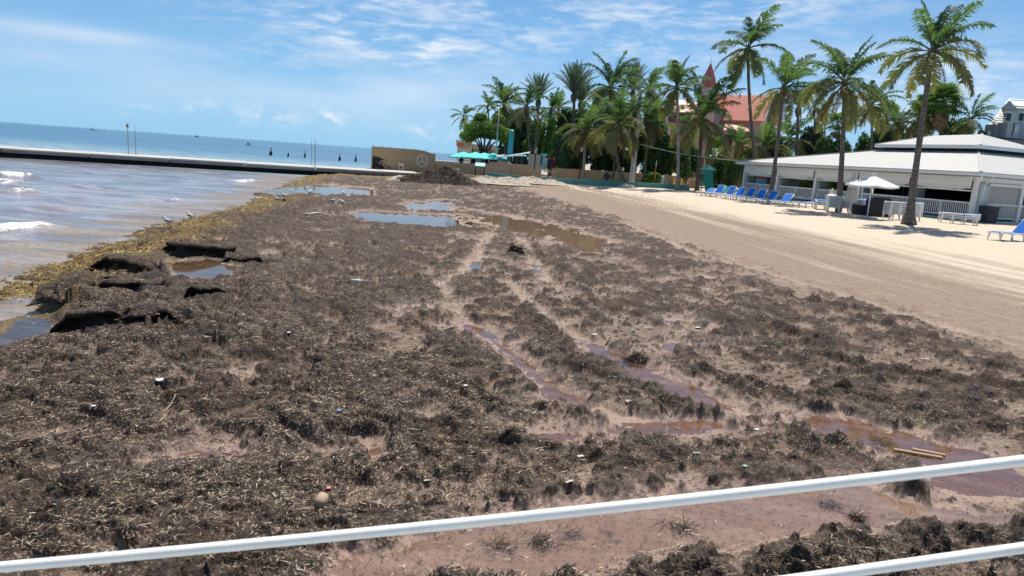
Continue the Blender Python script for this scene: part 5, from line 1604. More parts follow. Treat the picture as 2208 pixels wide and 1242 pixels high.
def fan_palm(label, base, crown, L, n, seed, rad=.22, skirt=14):
    rn_ = random.Random(seed)
    t = thing('fan_palm', label, 'palm tree', base, 0, 'palms at the back of the beach')
    trunk(t, base, crown, rad, TRUNK, .1, 1.3, 0, seed)
    c = crown - base
    for k in range(n):
        f_ = (k + .5) / n; e = R(85 - 125 * f_)
        link('fan_leaf', FAN[rn_.randrange(3)], t, c, (rn_.uniform(-.3, .3), -e, k * 2.39996), (L * rn_.uniform(.85, 1.1),) * 3)
    for k in range(skirt):
        link('dead_fan_leaf', FAN_DEAD[k % 2], t, c - Vector((0, 0, .2 + .9 * (k / max(1, skirt)))), (0, R(rn_.uniform(55, 80)), k * 2.4), (L * rn_.uniform(.7, .95),) * 3)
    return t
def gb_(px, py): return ground_at(px, py)
def bz(px, py, Y, z=None):
    p = at(px, py, Y); return Vector((p.x, Y, .55 if z is None else z))
# the four tall palms by the pavilion
g = gb_(1959, 484); coconut_palm('thick based coconut palm before the pavilion with lounger stack behind', g, at(2010, 112, g.y + .3), 2.8, 21, 6, .165, TRUNK, .35, -.1, 0, 1, .55, 2.4)
g = gb_(1808, 457.5); coconut_palm('dense coconut palm in front of the pavilion beside the closed parasol', g, at(1822, 180, g.y + .5), 3.3, 26, 11, .17, TRUNK, .2, .0, 0, 5, .35, 1.3)
g = Vector((at(1661, 425, 55).x, 55, .65)); coconut_palm('slim coconut palm rising from the row of blue loungers', g, at(1689, 190, 55.5), 3.1, 20, 23, .16, TRUNK, .3, .1, 4, 4, .4, 1.3)
g = bz(1648, 372, 72); coconut_palm('tallest coconut palm with nuts standing behind the pavilion end', g, at(1613, 104, 72), 4.2, 20, 31, .19, TRUNK, -.3, -.2, 9, 1, .12, 1.4)
g = gb_(1503, 411); coconut_palm('broad low coconut palm beside the turquoise booth', g, at(1514, 256, g.y), 4.6, 22, 47, .22, TRUNK, .3, 0, 0, 3, .45, 1.2)
g = gb_(1461, 410); coconut_palm('slender coconut palm between booth and utility pole', g, at(1459, 190, g.y + .5), 3.5, 20, 53, .17, TRUNK_PALE, .2, .1, 0, 2, .15, 1.3)
g = gb_(1350, 402); coconut_palm('leaning coconut palm with mounded roots before the turquoise wall', g, at(1334, 268, g.y + 1.2), 3.9, 22, 59, .17, TRUNK, -.9, -.5, 0, 7, .6, 2.6)
g = bz(1322, 385, 78); coconut_palm('young coconut palm leaning beside the palm with mounded roots', g, at(1330, 292, 80), 2.9, 14, 60, .12, TRUNK, .2, 0, 0, 5, .6)
g = bz(1258, 372, 77.5); coconut_palm('pale trunked coconut palm beside the black lamp post', g, at(1261, 284, 77.5), 3.4, 18, 61, .17, TRUNK_PALE, .1, .1, 0, 6, .6)
g = bz(1317, 372, 88); coconut_palm('tall dark coconut palm left of the utility pole', g, at(1317, 191, 88), 4.3, 22, 67, .17, TRUNK, .2, .1, 4, 1, .05)
g = bz(1394, 372, 84); coconut_palm('windswept coconut palm right behind the utility pole', g, at(1398, 192, 84), 3.4, 16, 71, .15, TRUNK, .2, .1, 0, 2, .2)
g = bz(1092, 352, 95); coconut_palm('tall upright coconut palm behind the leafy tree', g, at(1086, 226, 95), 3.7, 22, 73, .16, TRUNK, .2, 0, 0, 1, .15)
g = bz(1152, 356, 84); coconut_palm('forked looking coconut palm leaning over the beach bar', g, at(1134, 232, 84), 3.0, 20, 79, .14, TRUNK, -.4, .2, 0, 4, .25)
g = bz(1003, 345, 112); coconut_palm('small coconut palm poking out left of the leafy tree', g, at(1000, 250, 112), 2.4, 14, 83, .12, TRUNK, .2, 0, 0, 0, .1)
g = bz(1190, 350, 98); coconut_palm('bushy coconut palm between the date palms', g, at(1188, 238, 98), 3.0, 18, 89, .14, TRUNK, .2, 0, 0, 1, .2)
g = bz(1203, 350, 103); coconut_palm('dark coconut palm just right of the bushy one', g, at(1204, 236, 103), 2.8, 16, 97, .14, TRUNK, .2, 0, 0, 0, .1)
g = bz(1060, 350, 100); coconut_palm('coconut palm crown just above the leafy tree', g, at(1052, 228, 100), 2.2, 12, 99, .12, TRUNK, .2, 0, 0, 1, .2)
g = bz(1288, 372, 84); coconut_palm('low coconut palm filling the gap beside the pale trunk', g, at(1286, 268, 84), 3.2, 18, 101, .14, TRUNK, .2, 0, 0, 4, .5)
g = bz(1425, 372, 82); coconut_palm('shaggy low coconut palm right of the utility pole', g, at(1414, 272, 82), 3.4, 18, 103, .15, TRUNK, .2, 0, 0, 5, .5)
g = bz(1390, 380, 76); coconut_palm('low coconut palm tucked behind the utility pole', g, at(1398, 262, 80), 3.2, 16, 105, .15, TRUNK, .2, 0, 0, 4, .4)
# date palms
g = bz(1236, 372, 90); date_palm('tall date palm with an upright brush of silvery leaves', g, at(1238, 203, 90), 3.7, 44, 3, .24)
g = bz(1253, 372, 95); date_palm('shorter date palm just behind the tall silvery one', g, at(1252, 221, 95), 3.3, 36, 5, .2)
g = bz(1153, 372, 88); date_palm('date palm with splayed silvery leaves above the beach bar', g, at(1161, 216, 88), 3.1, 34, 7, .2)
g = bz(1366, 372, 96); date_palm('date palm behind the tall dark coconut palm', g, at(1365, 196, 96), 3.6, 36, 9, .2)
# behind the pavilion
bk_z = 1.0
g = bz(2040, 300, 72, bk_z); fan_palm('fan palm with a bright head and brown skirt behind pavilion roof', g, at(2034, 222, 72), 2.3, 46, 21, .25, 22)
g = bz(2008, 300, 80, bk_z); fan_palm('darker fan palm left of the bright headed one', g, at(2000, 232, 80), 2.0, 34, 22, .2, 12)
g = bz(2098, 300, 70, bk_z); coconut_palm('low coconut palm beside the shingled building', g, at(2094, 258, 70), 2.6, 20, 107, .15, TRUNK, .2, 0, 0, 0, .05)
g = bz(1990, 300, 74, bk_z); coconut_palm('drooping coconut palm left of the fan palms', g, at(1985, 252, 74), 2.8, 20, 109, .15, TRUNK, .2, 0, 0, 3, .4)
g = bz(1893, 320, 72, bk_z); coconut_palm('brown fringed coconut palm behind the dense palm', g, at(1880, 226, 72), 3.0, 20, 113, .15, TRUNK, .2, 0, 0, 7, .7)
g = bz(1935, 320, 76, bk_z); coconut_palm('coconut palm above the left end of the upper roof', g, at(1936, 268, 76), 2.5, 16, 127, .14, TRUNK, .2, 0, 0, 3, .4)
g = bz(1725, 330, 80, bk_z); date_palm('thatched looking palm right of the slim lounger palm', g, at(1722, 232, 80), 2.2, 26, 13, .2)
g = bz(1790, 330, 92, bk_z); coconut_palm('thin distant palm seen through the gap', g, at(1778, 243, 92), 2.0, 14, 131, .12, TRUNK, .2, 0, 0, 2, .3)
g = bz(1762, 330, 86, bk_z); coconut_palm('thin palm with hanging brown leaves in the gap', g, at(1757, 232, 86), 2.1, 14, 137, .12, TRUNK, .2, 0, 0, 5, .6)
g = bz(1640, 345, 80, .8); coconut_palm('stemless palm spreading low behind pavilion end', g, at(1650, 318, 80), 3.6, 18, 139, .2, TRUNK, .2, 0, 0, 6, .7, 1.2, .75)
g = bz(1705, 330, 84, .8); coconut_palm('low palm clump with yellowing leaves behind the pavilion', g, at(1702, 300, 84), 3.4, 18, 149, .18, TRUNK, .2, 0, 0, 6, .6)
g = bz(1580, 360, 82, .8); coconut_palm('low palm spreading before the mansion porch', g, at(1590, 318, 82), 3.2, 16, 151, .18, TRUNK, .2, 0, 0, 5, .7)
g = bz(1846, 320, 82, bk_z); fan_palm('small dark fan palm in the shade behind the pavilion', g, at(1806, 268, 82), 1.6, 26, 24, .16, 6)
g = bz(1916, 320, 84, bk_z); fan_palm('fan palm in the dark gap between leaning trunks', g, at(1912, 250, 84), 2.0, 28, 25, .18, 8)

# ------------------------------------------------------------------ shrubs and the leafy tree
def leaf_cloud(name, lobes, n, size, seed, mat):
    rs_ = np.random.RandomState(seed)
    lob = np.array(lobes, float)
    w = lob[:, 3] * lob[:, 4]; idx = rs_.choice(len(lob), n, p=w / w.sum())
    d = rs_.normal(size=(n, 3)); d /= np.linalg.norm(d, axis=1, keepdims=True)
    r_ = rs_.uniform(.45, 1.05, n) ** .6
    c = lob[idx, :3] + d * lob[idx, 3:6] * r_[:, None]
    nv = d + rs_.normal(0, .55, (n, 3)); nv[:, 2] += .35; nv /= np.linalg.norm(nv, axis=1, keepdims=True)
    a = np.cross(nv, rs_.normal(size=(n, 3))); a /= np.linalg.norm(a, axis=1, keepdims=True)
    b = np.cross(nv, a); s = size * rs_.uniform(.6, 1.35, (n, 1))
    co = np.stack([c - a * s, c - b * s * .55, c + a * s, c + b * s * .55], 1).reshape(-1, 3).astype(np.float32)
    me = bpy.data.meshes.new(name)
    me.vertices.add(len(co)); me.vertices.foreach_set('co', co.ravel())
    me.loops.add(4 * n); me.loops.foreach_set('vertex_index', np.arange(4 * n, dtype=np.int32))
    me.polygons.add(n); me.polygons.foreach_set('loop_start', (np.arange(n) * 4).astype(np.int32))
    me.update(calc_edges=True); me.materials.append(mat)
    return me
def lobes(seed, n, rx, ry, h):
    r_ = random.Random(seed); L_ = []
    for k in range(n):
        a_ = r_.uniform(0, 6.28); q_ = r_.random() ** .5
        z = h * r_.uniform(.25, .85); f_ = 1 - .45 * (z / h)
        s = r_.uniform(.22, .40)
        L_.append((rx * .75 * q_ * math.cos(a_) * f_, ry * .75 * q_ * math.sin(a_) * f_, z, s * rx, s * ry, s * h * .6))
    return L_
SH = {}
for nm, mt_ in (('d', BUSH_D), ('l', BUSH_L), ('g', BUSH_G)):
    SH[nm] = [leaf_cloud('foliage', lobes(5 + i * 7 + ord(nm), 13, 1, 1, 1.5), 3600, .078, i + ord(nm), mt_) for i in range(2)]
def shrub(label, px, py_top, Y, width_px, kind, seed, zb=.5, deep=1.0, cat='shrub', group='shrubs under the palms'):
    p = at(px, py_top, Y)
    w = width_px * Y / FPX / 2 * 1.12; h = (p.z - zb) / 1.40
    t = thing('shrub', label, cat, (p.x, Y, zb), 0, group)
    link('foliage', SH[kind][seed % 2], t, (0, 0, 0), (0, 0, seed * 1.3), (w, w * deep, h))
    mb = MB(); r_ = random.Random(seed)
    for k in range(5):
        a_ = r_.uniform(0, 6.28); q_ = r_.uniform(.2, .6) * w
        mb.tube([(0, 0, -.1), (q_ * .4 * math.cos(a_), q_ * .4 * math.sin(a_), h * .45), (q_ * math.cos(a_), q_ * math.sin(a_), h * 1.0)], [.09, .06, .02], 5)
    mb.build('stems', BARK, t)
    return t
for i, a in enumerate((
    ('bright green bush above the gazebo roof', 1192, 262, 90, 75, 'l', .5), ('dark shrub right of the two standing people', 1214, 296, 80.5, 66, 'd', .5),
    ('dark shrub left of the pale trunked palm', 1243, 305, 82, 70, 'd', .5), ('dark shrub right of the pale trunked palm', 1288, 296, 81.5, 84, 'd', .5),
    ('dark shrub left of the utility pole', 1338, 300, 83, 84, 'd', .5), ('dark shrub behind the utility pole', 1383, 296, 84, 84, 'd', .5),
    ('dark shrub between the pole and the booth', 1424, 303, 81, 86, 'd', .5), ('dark shrub left of the turquoise booth', 1470, 316, 79, 70, 'd', .5),
    ('dark shrub right behind the turquoise booth', 1560, 340, 74, 80, 'd', .55), ('leafy shrub left of the pavilion end post', 1590, 348, 72.5, 60, 'd', .55),
    ('grey green sea grape bush seen over the pavilion roof', 1748, 280, 85, 92, 'g', .8), ('dark shrub over the middle of the pavilion roof', 1800, 308, 80, 90, 'd', .8),
    ('dark shrub left of the upper roof', 1860, 298, 82, 90, 'd', .8), ('dark shrub behind the left end of the upper roof', 1915, 282, 84, 80, 'd', .8),
    ('dark shrub under the fan palms', 1985, 276, 83, 90, 'd', .8), ('dark shrub between fan palm and shingled building', 2066, 275, 82, 90, 'd', .8),
    ('low red leaved planting behind the turquoise wall', 1408, 374, 75, 56, 'l', .5), ('green bush behind the slim lounger palm', 1672, 305, 84, 110, 'd', .8),
    ('leafy bush hiding the wall of the mansion wing', 1498, 318, 92, 84, 'd', .6),
    ('bush before the mansion porch', 1545, 300, 90, 60, 'l', .6), ('bush under the low coconut palm by the mansion', 1625, 322, 86, 80, 'd', .7),
    ('dark bush behind the long grey building', 1108, 252, 100, 110, 'd', .5), ('bush between the date palm and the beach bar', 1160, 266, 97, 100, 'l', .5),
    ('dark bush behind the tall dark palm', 1330, 240, 96, 130, 'd', .5), ('dark bush behind the shaggy low palm', 1426, 246, 94, 120, 'd', .5),
    ('dark bush behind the silvery date palms', 1240, 250, 98, 120, 'd', .5), ('bush seen through the middle pavilion bays', 1745, 372, 76, 120, 'd', .6), ('bush seen through the pavilion bay by the dense palm', 1820, 372, 72, 100, 'd', .6))):
    lab, px, pyt, Y, wpx, kd, zb = a
    shrub(lab, px, pyt, Y, wpx, kd, i + 1, zb, .7)
# small ivy tufts hanging on the shaded wall
# leafy tree at the left end
tb = at(1042, 352, 90); tz0 = .5
tree = thing('leafy_tree', 'round crowned leafy tree above the turquoise parasols', 'tree', (tb.x, 90, tz0))
cz = at(1035, 280, 90).z - tz0
rt = random.Random(8)
br = MB()
br.tube([(0, 0, -.1), (-.05, 0, .9), (-.1, 0, cz * .42)], [.34, .27, .22], 8)
ends = []
for k in range(9):
    a_ = 2 * math.pi * k / 9 + rt.uniform(-.2, .2); q_ = rt.uniform(1.3, 2.5)
    e = Vector((q_ * math.cos(a_), q_ * .8 * math.sin(a_), cz + rt.uniform(-.7, .7)))
    br.tube([(-.1, 0, cz * .38), (e.x * .45, e.y * .45, cz * .70), tuple(e)], [.16, .10, .03], 6)
    ends.append(e)
br.build('trunk', BARK, tree, True)
LB = [(-.2, 0, cz + .5, 1.5, 1.4, .9)] + [(e.x * 1.02, e.y * 1.1, e.z + rt.uniform(-.5, .35), rt.uniform(1.0, 1.45), rt.uniform(.9, 1.25), rt.uniform(.75, 1.1)) for e in ends] + \
     [(rt.uniform(-1.6, 1.6), rt.uniform(-1, 1), cz + rt.uniform(.5, 1.7), .85, .85, .65) for _ in range(6)]
link('crown', leaf_cloud('crown', LB, 15000, .125, 44, BUSH_L), tree)
# ------------------------------------------------------------------ sun loungers
def lounger_meshes():
    Z = .34
    fr = MB()
    for y in (-.31, .31):
        fr.tube([(0, y, Z - .05), (.04, y, Z), (.62, y, Z), (1.2, y, Z), (1.85, y, Z), (1.92, y, Z - .05)], .034, 6)
    for x in (.02, .6, 1.2, 1.9): fr.tube([(x, -.31, Z - .03), (x, .31, Z - .03)], .026, 6)
    lg = []
    for x0, x1, xb in ((.10, .02, 0), (.55, .66, 0), (1.25, 1.18, 0), (1.72, 1.84, 0)):
        m = MB()
        m.tube([(x0, 0, Z - .02), (x0 + (x1 - x0) * .3, 0, Z - .1), (x1, 0, .02)], [.036, .034, .03], 6)
        lg.append(m.mesh('leg', M['resin'], True))
    seat = MB()
    n = 8
    for i in range(n):
        a, b = .06 + 1.12 * i / n, .06 + 1.12 * (i + 1) / n
        za, zb = Z + .02 - .03 * math.sin(math.pi * i / n), Z + .02 - .03 * math.sin(math.pi * (i + 1) / n)
        seat.hexa([(a, -.27, za - .015), (b, -.27, zb - .015), (b, .27, zb - .015), (a, .27, za - .015), (a, -.27, za), (b, -.27, zb), (b, .27, zb), (a, .27, za)])
    back = MB(); back.box((.36, 0, .015), (.72, .54, .03))
    bfr = MB().tube([(0, -.29, 0), (.74, -.29, 0), (.76, 0, .01), (.74, .29, 0), (0, .29, 0)], .03, 6)
    return (fr.mesh('frame', M['resin'], True), lg, seat.mesh('seat', M['blue_sling']), back.mesh('backrest', M['blue_sling']), bfr.mesh('back_frame', M['resin'], True))
LF, LLEG, LSEAT, LBACK, LBF = lounger_meshes()
LSEAT_W = LSEAT.copy(); LSEAT_W.materials[0] = M['resin']
LBACK_W = LBACK.copy(); LBACK_W.materials[0] = M['resin']
def lounger(label, loc, rz, tilt, group, blue=True):
    t = thing('sun_lounger', label, 'sun lounger', loc, rz, group)
    link('frame', LF, t)
    for me in LLEG:
        for y in (-.3, .3): link('leg', me, t, (0, y, 0))
    link('seat', LSEAT if blue else LSEAT_W, t)
    b = link('backrest', LBACK if blue else LBACK_W, t, (1.2, 0, .36), (0, -R(tilt), 0))
    link('back_frame', LBF, b)
    return t
row = [(1507, 422.5, 22), (1528, 424.5, 52), (1552, 428.5, 55), (1572, 431, 53), (1594, 433.5, 55), (1616, 437.5, 56), (1640, 440.5, 52), (1670, 444.5, 40), (1699, 446, 3)]
rl = ['leftmost blue lounger of the row, its back only half raised', 'second blue lounger from the left, in front of the turquoise booth', 'third blue lounger from the left, before the turquoise turtle figure',
      'fourth blue lounger from the left, left of the pavilion end', 'blue lounger in the middle of the row, fifth from the left', 'sixth blue lounger from the left, left of the slim palm trunk',
      'seventh blue lounger, with the slim palm trunk behind it', 'eighth blue lounger, next to the flat one', 'blue lounger lying flat at the right end of the row']
for (px, py, tl_), lab in zip(row, rl):
    p = ground_at(px, py)
    lounger(lab, (p.x, p.y, hz(p.x, p.y) - .01), R(40 if tl_ > 5 else 22), tl_, 'blue loungers set out in a row')
p = ground_at(2141, 518); lounger('single blue lounger with raised back at the right edge', (p.x, p.y, hz(p.x, p.y) - .01), R(12), 52, None)
def stack(px, py, rz, n, names, group, blues=()):
    p = ground_at(px, py); z = hz(p.x, p.y)
    for k in range(n):
        lounger(names(k), (p.x, p.y, z + k * .105), rz, 2, group, k in blues)
ordw = ['lowest', 'second', 'third', 'fourth', 'fifth', 'sixth', 'seventh']
def nm_(where, n): return lambda k: ('topmost' if k == n - 1 else ordw[k] + (' from the bottom' if k else '')) + ' white lounger ' + where
stack(2024, 479, R(-18), 3, nm_('of the low stack beside the black bin', 3), 'low stack of three loungers', (0, 1, 2))
stack(1908, 472, R(4), 7, nm_('of the stack behind the thick palm', 7), 'tall stack of loungers behind the thick palm', (6,))
stack(1797, 458.5, R(72), 7, nm_('of the tall end-on stack left of the dense palm', 7), 'tall stack of loungers left of the dense palm')
stack(1771, 453, R(72), 3, nm_('of the short stack left of the tall one', 3), 'short stack of loungers', (2,))
stack(1822, 460, R(30), 6, nm_('of the stack under the closed parasol', 6), 'stack of loungers under the closed parasol', (5,))

# ------------------------------------------------------------------ parasols on the sand
g = ground_at(1869, 470.5)
pt_ = at(1885, 379, g.y)
par = thing('parasol', 'open white square parasol on a slim white pole', 'parasol', (g.x, g.y, hz(g.x, g.y)), R(30))
H = pt_.z - g.z; hw = 0.98
MB().tube([(0, 0, 0), (0, 0, H)], .032, 10).build('pole', M['resin'], par, True)
MB().box((0, 0, .04), (.75, .75, .08)).build('base_plate', M['concrete_top'], par)
mb = MB()
n = 8
for s in range(4):
    ca, sa_ = math.cos(s * math.pi / 2), math.sin(s * math.pi / 2)
    def rp(x, y, z): return Vector((x * ca - y * sa_, x * sa_ + y * ca, z))
    prev = None
    for f_ in (.03, .3, .6, .85, 1.0):
        r_ = []
        for j in range(n + 1):
            w = -1 + 2 * j / n
            r_.append(rp(hw * f_, hw * f_ * w, H + .0 - .50 * f_ ** 1.1 - .07 * f_ * (1 - w * w)))
        if prev:
            for j in range(n): mb.face([prev[j], r_[j], r_[j + 1], prev[j + 1]])
        prev = r_
    dn = Vector((0, 0, -.09))
    for j in range(n): mb.face([prev[j], prev[j] + dn, prev[j + 1] + dn, prev[j + 1]])
mb.build('canopy', M['parasol'], par, True)
mb = MB()
for s in range(8):
    a_ = s * math.pi / 4; k = hw * (1.414 if s % 2 else 1.0)
    mb.tube([(0, 0, H - .03), (k * math.cos(a_), k * math.sin(a_), H - .54 - (.0 if s % 2 else .05))], .014, 5)
    mb.tube([(0, 0, H - .75), (.5 * k * math.cos(a_), .5 * k * math.sin(a_), H - .36)], .011, 5)
mb.build('ribs', M['resin'], par)
MB().lathe([(.05, H), (.06, H + .1), (.02, H + .16)], 8).build('finial', M['resin'], par)
g = ground_at(1829, 464)
cp = thing('closed_parasol', 'closed beige parasol standing over a lounger stack', 'parasol', (g.x, g.y, hz(g.x, g.y)))
H = at(1834, 371, g.y).z - g.z
MB().tube([(0, 0, 0), (0, 0, H)], .03, 8).build('pole', M['resin'], cp, True)
mb = MB(); nn = 16; prev = None
for f_, r0 in ((0, .03), (.1, .10), (.35, .17), (.7, .23), (.97, .27), (1.0, .20)):
    rw = [Vector((r0 * (1 + .28 * math.cos(8 * math.pi * j / nn * 1.0 + 1)) * math.cos(2 * math.pi * j / nn), r0 * (1 + .28 * math.cos(8 * math.pi * j / nn + 1)) * math.sin(2 * math.pi * j / nn), H + .02 - 1.75 * f_)) for j in range(nn)]
    if prev:
        for j in range(nn): mb.face([prev[j], rw[j], rw[(j + 1) % nn], prev[(j + 1) % nn]])
    prev = rw
mb.build('folded_canopy', M['beige_cloth'], cp, True)
MB().tube([(.22 * math.cos(2 * math.pi * j / 12), .22 * math.sin(2 * math.pi * j / 12), H - .95) for j in range(13)], .02, 5).build('tie_strap', M['wood'], cp)

# ------------------------------------------------------------------ bins, grill and other beach bits
g = ground_at(1859, 463.5)
pl = thing('storage_box', 'dark grey box left of the open parasol pole', 'box', (g.x, g.y + .3, hz(g.x, g.y)), R(-8))
MB().hexa([(-.42, -.3, 0), (.42, -.3, 0), (.42, .3, 0), (-.42, .3, 0), (-.46, -.33, .52), (.46, -.33, .52), (.46, .33, .52), (-.46, .33, .52)]).build('body', M['charcoal'], pl)
MB().box((0, 0, .555), (.98, .72, .065)).build('lid', M['charcoal'], pl)
g = ground_at(1906, 469)
gr = thing('covered_grill', 'large black covered grill behind the open parasol', 'grill', (g.x, g.y + .8, hz(g.x, g.y)), R(-8))
mb = MB(); n = 10
for i in range(n):
    a0, a1 = math.pi * i / n, math.pi * (i + 1) / n
    f = lambda a_: (-.62 * math.cos(a_) * 1.0, .95 + .22 * math.sin(a_))
    (x0, z0_), (x1, z1_) = f(a0), f(a1)
    mb.hexa([(x0, -.38, 0), (x1, -.38, 0), (x1, .38, 0), (x0, .38, 0), (x0, -.38, z0_), (x1, -.38, z1_), (x1, .38, z1_), (x0, .38, z0_)])
mb.build('cover', plain('black_cover', (.010, .011, .016), .55, .2, 3, .4, .4, 5), gr)
for x in (-.64, .64): MB().box((x, 0, .5), (.03, .7, .9)).build('side_flap', M['charcoal'], gr)
g = ground_at(1904, 467)
bt = thing('gas_bottle', 'small white bottle standing before the covered grill', 'bottle', (g.x, g.y + .1, hz(g.x, g.y)))
MB().lathe([(.10, 0), (.11, .05), (.11, .30), (.05, .38), (.03, .42)], 12).build('body', M['resin'], bt, True)
MB().lathe([(.035, .421), (.035, .46)], 10).build('cap', M['galv'], bt)
p = pp(-.55, .75, .68)
bn = thing('litter_bin', 'black litter bin at the corner post of the pavilion', 'bin', p, math.atan2(pg.y, pg.x))
MB().hexa([(-.40, -.28, 0), (.40, -.28, 0), (.40, .28, 0), (-.40, .28, 0), (-.46, -.32, .95), (.46, -.32, .95), (.46, .32, .95), (-.46, .32, .95)]).build('body', M['charcoal'], bn)
MB().box((0, 0, .99), (.98, .7, .07)).build('lid', M['black_metal'], bn)
MB().box((-.1, -.335, .70), (.36, .03, .18)).build('slot', M['black_metal'], bn)
# turquoise lookout chair with a cap roof
g = ground_at(1523, 405); gy = 69.5; g = Vector((at(1523, 405, gy).x, gy, .62))
lc = thing('lookout_booth', 'turquoise green booth with a pale cap roof and slanted back', 'booth', g, R(-10))
H = at(1520, 366, gy).z - g.z
for x in (-.5, .38): MB().beam((x, -.35, 0), (x, -.35, H), .09, .09).build('post', M['green_booth'], lc)
MB().hexa([(-.05, .1, 0), (.75, .1, 0), (.75, .18, 0), (-.05, .18, 0), (-.45, -.1, H), (.36, -.1, H), (.36, -.02, H), (-.45, -.02, H)]).build('back_panel', M['green_booth'], lc)
MB().box((.02, -.15, H * .62), (.85, .5, .07)).build('seat', M['green_booth'], lc)
for x in (-.44, .44): MB().box((x, -.2, H * .80), (.07, .55, .06)).build('arm', M['green_booth'], lc)
MB().lathe([(.78, H + .003), (.74, H + .08), (.34, H + .34), (.04, H + .45)], 8, (-.05, -.1, 0)).build('cap_roof', M['mint'], lc)
g = Vector((at(1547, 402, 66).x, 66, .62))
fn = thing('picnic_table', 'turquoise green trestle table beside the booth', 'table', g, R(-12))
MB().box((0, 0, .86), (1.0, .5, .06)).build('table_top', M['green_booth'], fn)
for x in (-.38, .38):
    MB().beam((x, -.35, 0), (x, .12, .83), .07, .07, (1, 0, 0)).build('leg', M['green_booth'], fn); MB().beam((x + .05, .35, 0), (x + .05, -.12, .83), .07, .07, (1, 0, 0)).build('leg', M['green_booth'], fn)
g = Vector((at(1566, 410, 63).x, 63, .62))
tu = thing('turtle_figure', 'pale turquoise turtle shaped figure behind the blue loungers', 'play figure', g, R(5))
MB().lathe([(.66, .34), (.62, .46), (.48, .68), (.28, .82), (.03, .88)], 14).build('shell', M['turq'], tu, True)
MB().tube([(.4, 0, .36), (.75, 0, .40), (.95, 0, .55), (1.10, 0, .60)], [.14, .11, .10, .05], 8).build('head', M['turq'], tu, True)
for x, y in ((-.4, -.3), (.35, -.3), (-.4, .3), (.35, .3)): MB().tube([(x * .8, y * .8, .40), (x, y, 0)], [.11, .09], 8).build('leg', M['turq_wall'], tu)
# cones, crate, stump posts behind the wall
def cone(px, py, Y, label, mat, band):
    p = at(px, py, Y)
    t = thing('traffic_cone', label, 'cone', (p.x, Y, p.z), 0, 'cones behind the turquoise wall')
    MB().box((0, 0, .02), (.42, .42, .04)).build('base', mat, t)
    MB().lathe([(.17, .041), (.03, .78)], 14).build('body', mat, t, True)
    if band: MB().lathe([(.128, .30), (.103, .42)], 14).build('band', M['white_paint'], t)
cone(1453, 401, 74, 'yellow cone left of the slender palm', M['yellow'], False)
cone(1469, 402, 74, 'yellow cone right of the slender palm', M['yellow'], False)
cone(1483, 403, 73.5, 'orange cone with a white band beside the wooden crate', M['orange'], True)
p = at(1493.5, 405, 73)
cr = thing('crate', 'brown wooden crate left of the turquoise booth', 'crate', p)
for k in range(4): MB().box((0, -.3, .12 + k * .2), (.62, .03, .17)).build('board', M['wood'], cr); MB().box((-.3, 0, .12 + k * .2), (.03, .56, .17)).build('board', M['wood'], cr)
for x in (-.28, .28): MB().box((x, -.27, .42), (.05, .03, .84)).build('post', M['wood'], cr)
MB().box((0, 0, .05), (.56, .54, .04)).build('bottom', M['wood'], cr)
p = at(1432, 402, 73.5)
st = thing('stone_post', 'grey stone post with a white ball behind the turquoise wall', 'post', p)
MB().box((.12, 0, .62), (.32, .3, 1.24)).build('shaft', M['concrete'], st); MB().box((-.2, -.05, .42), (.26, .26, .84)).build('low_shaft', M['concrete_top'], st)
MB().ell((-.2, -.05, .96), (.13, .13, .12), 10, 6).build('ball', M['white_paint'], st, True)
p = at(1411.5, 388, 74.5)
rp_ = thing('marker_pole', 'thin red pole with white tip before the dark shrubs', 'pole', p)
MB().tube([(0, 0, -.2), (0, 0, 1.4)], .05, 6).build('red_half', M['red_paint'], rp_); MB().tube([(0, 0, 1.402), (.02, 0, 2.0)], [.05, .02], 6).build('white_tip', M['white_paint'], rp_)
p0, p1 = at(1321, 391, 72), at(1334, 354, 72)
sk = thing('prop_pole', 'slanting bare pole propped beside the leaning palm', 'pole', p0)
MB(p0).tube([p0 - Vector((0, 0, .3)), p1], .045, 6).build('pole', M['wood'], sk)
p = at(1309, 388, 73)
rb_ = thing('rubbish_bag', 'black rubbish bag behind the turquoise wall', 'bag', p)
MB().ell((0, 0, .3), (.42, .35, .42), 12, 8, .25, random.Random(4)).build('bag', M['charcoal'], rb_, True); MB().ell((.05, 0, .73), (.08, .08, .1), 8, 5).build('knot', M['charcoal'], rb_)

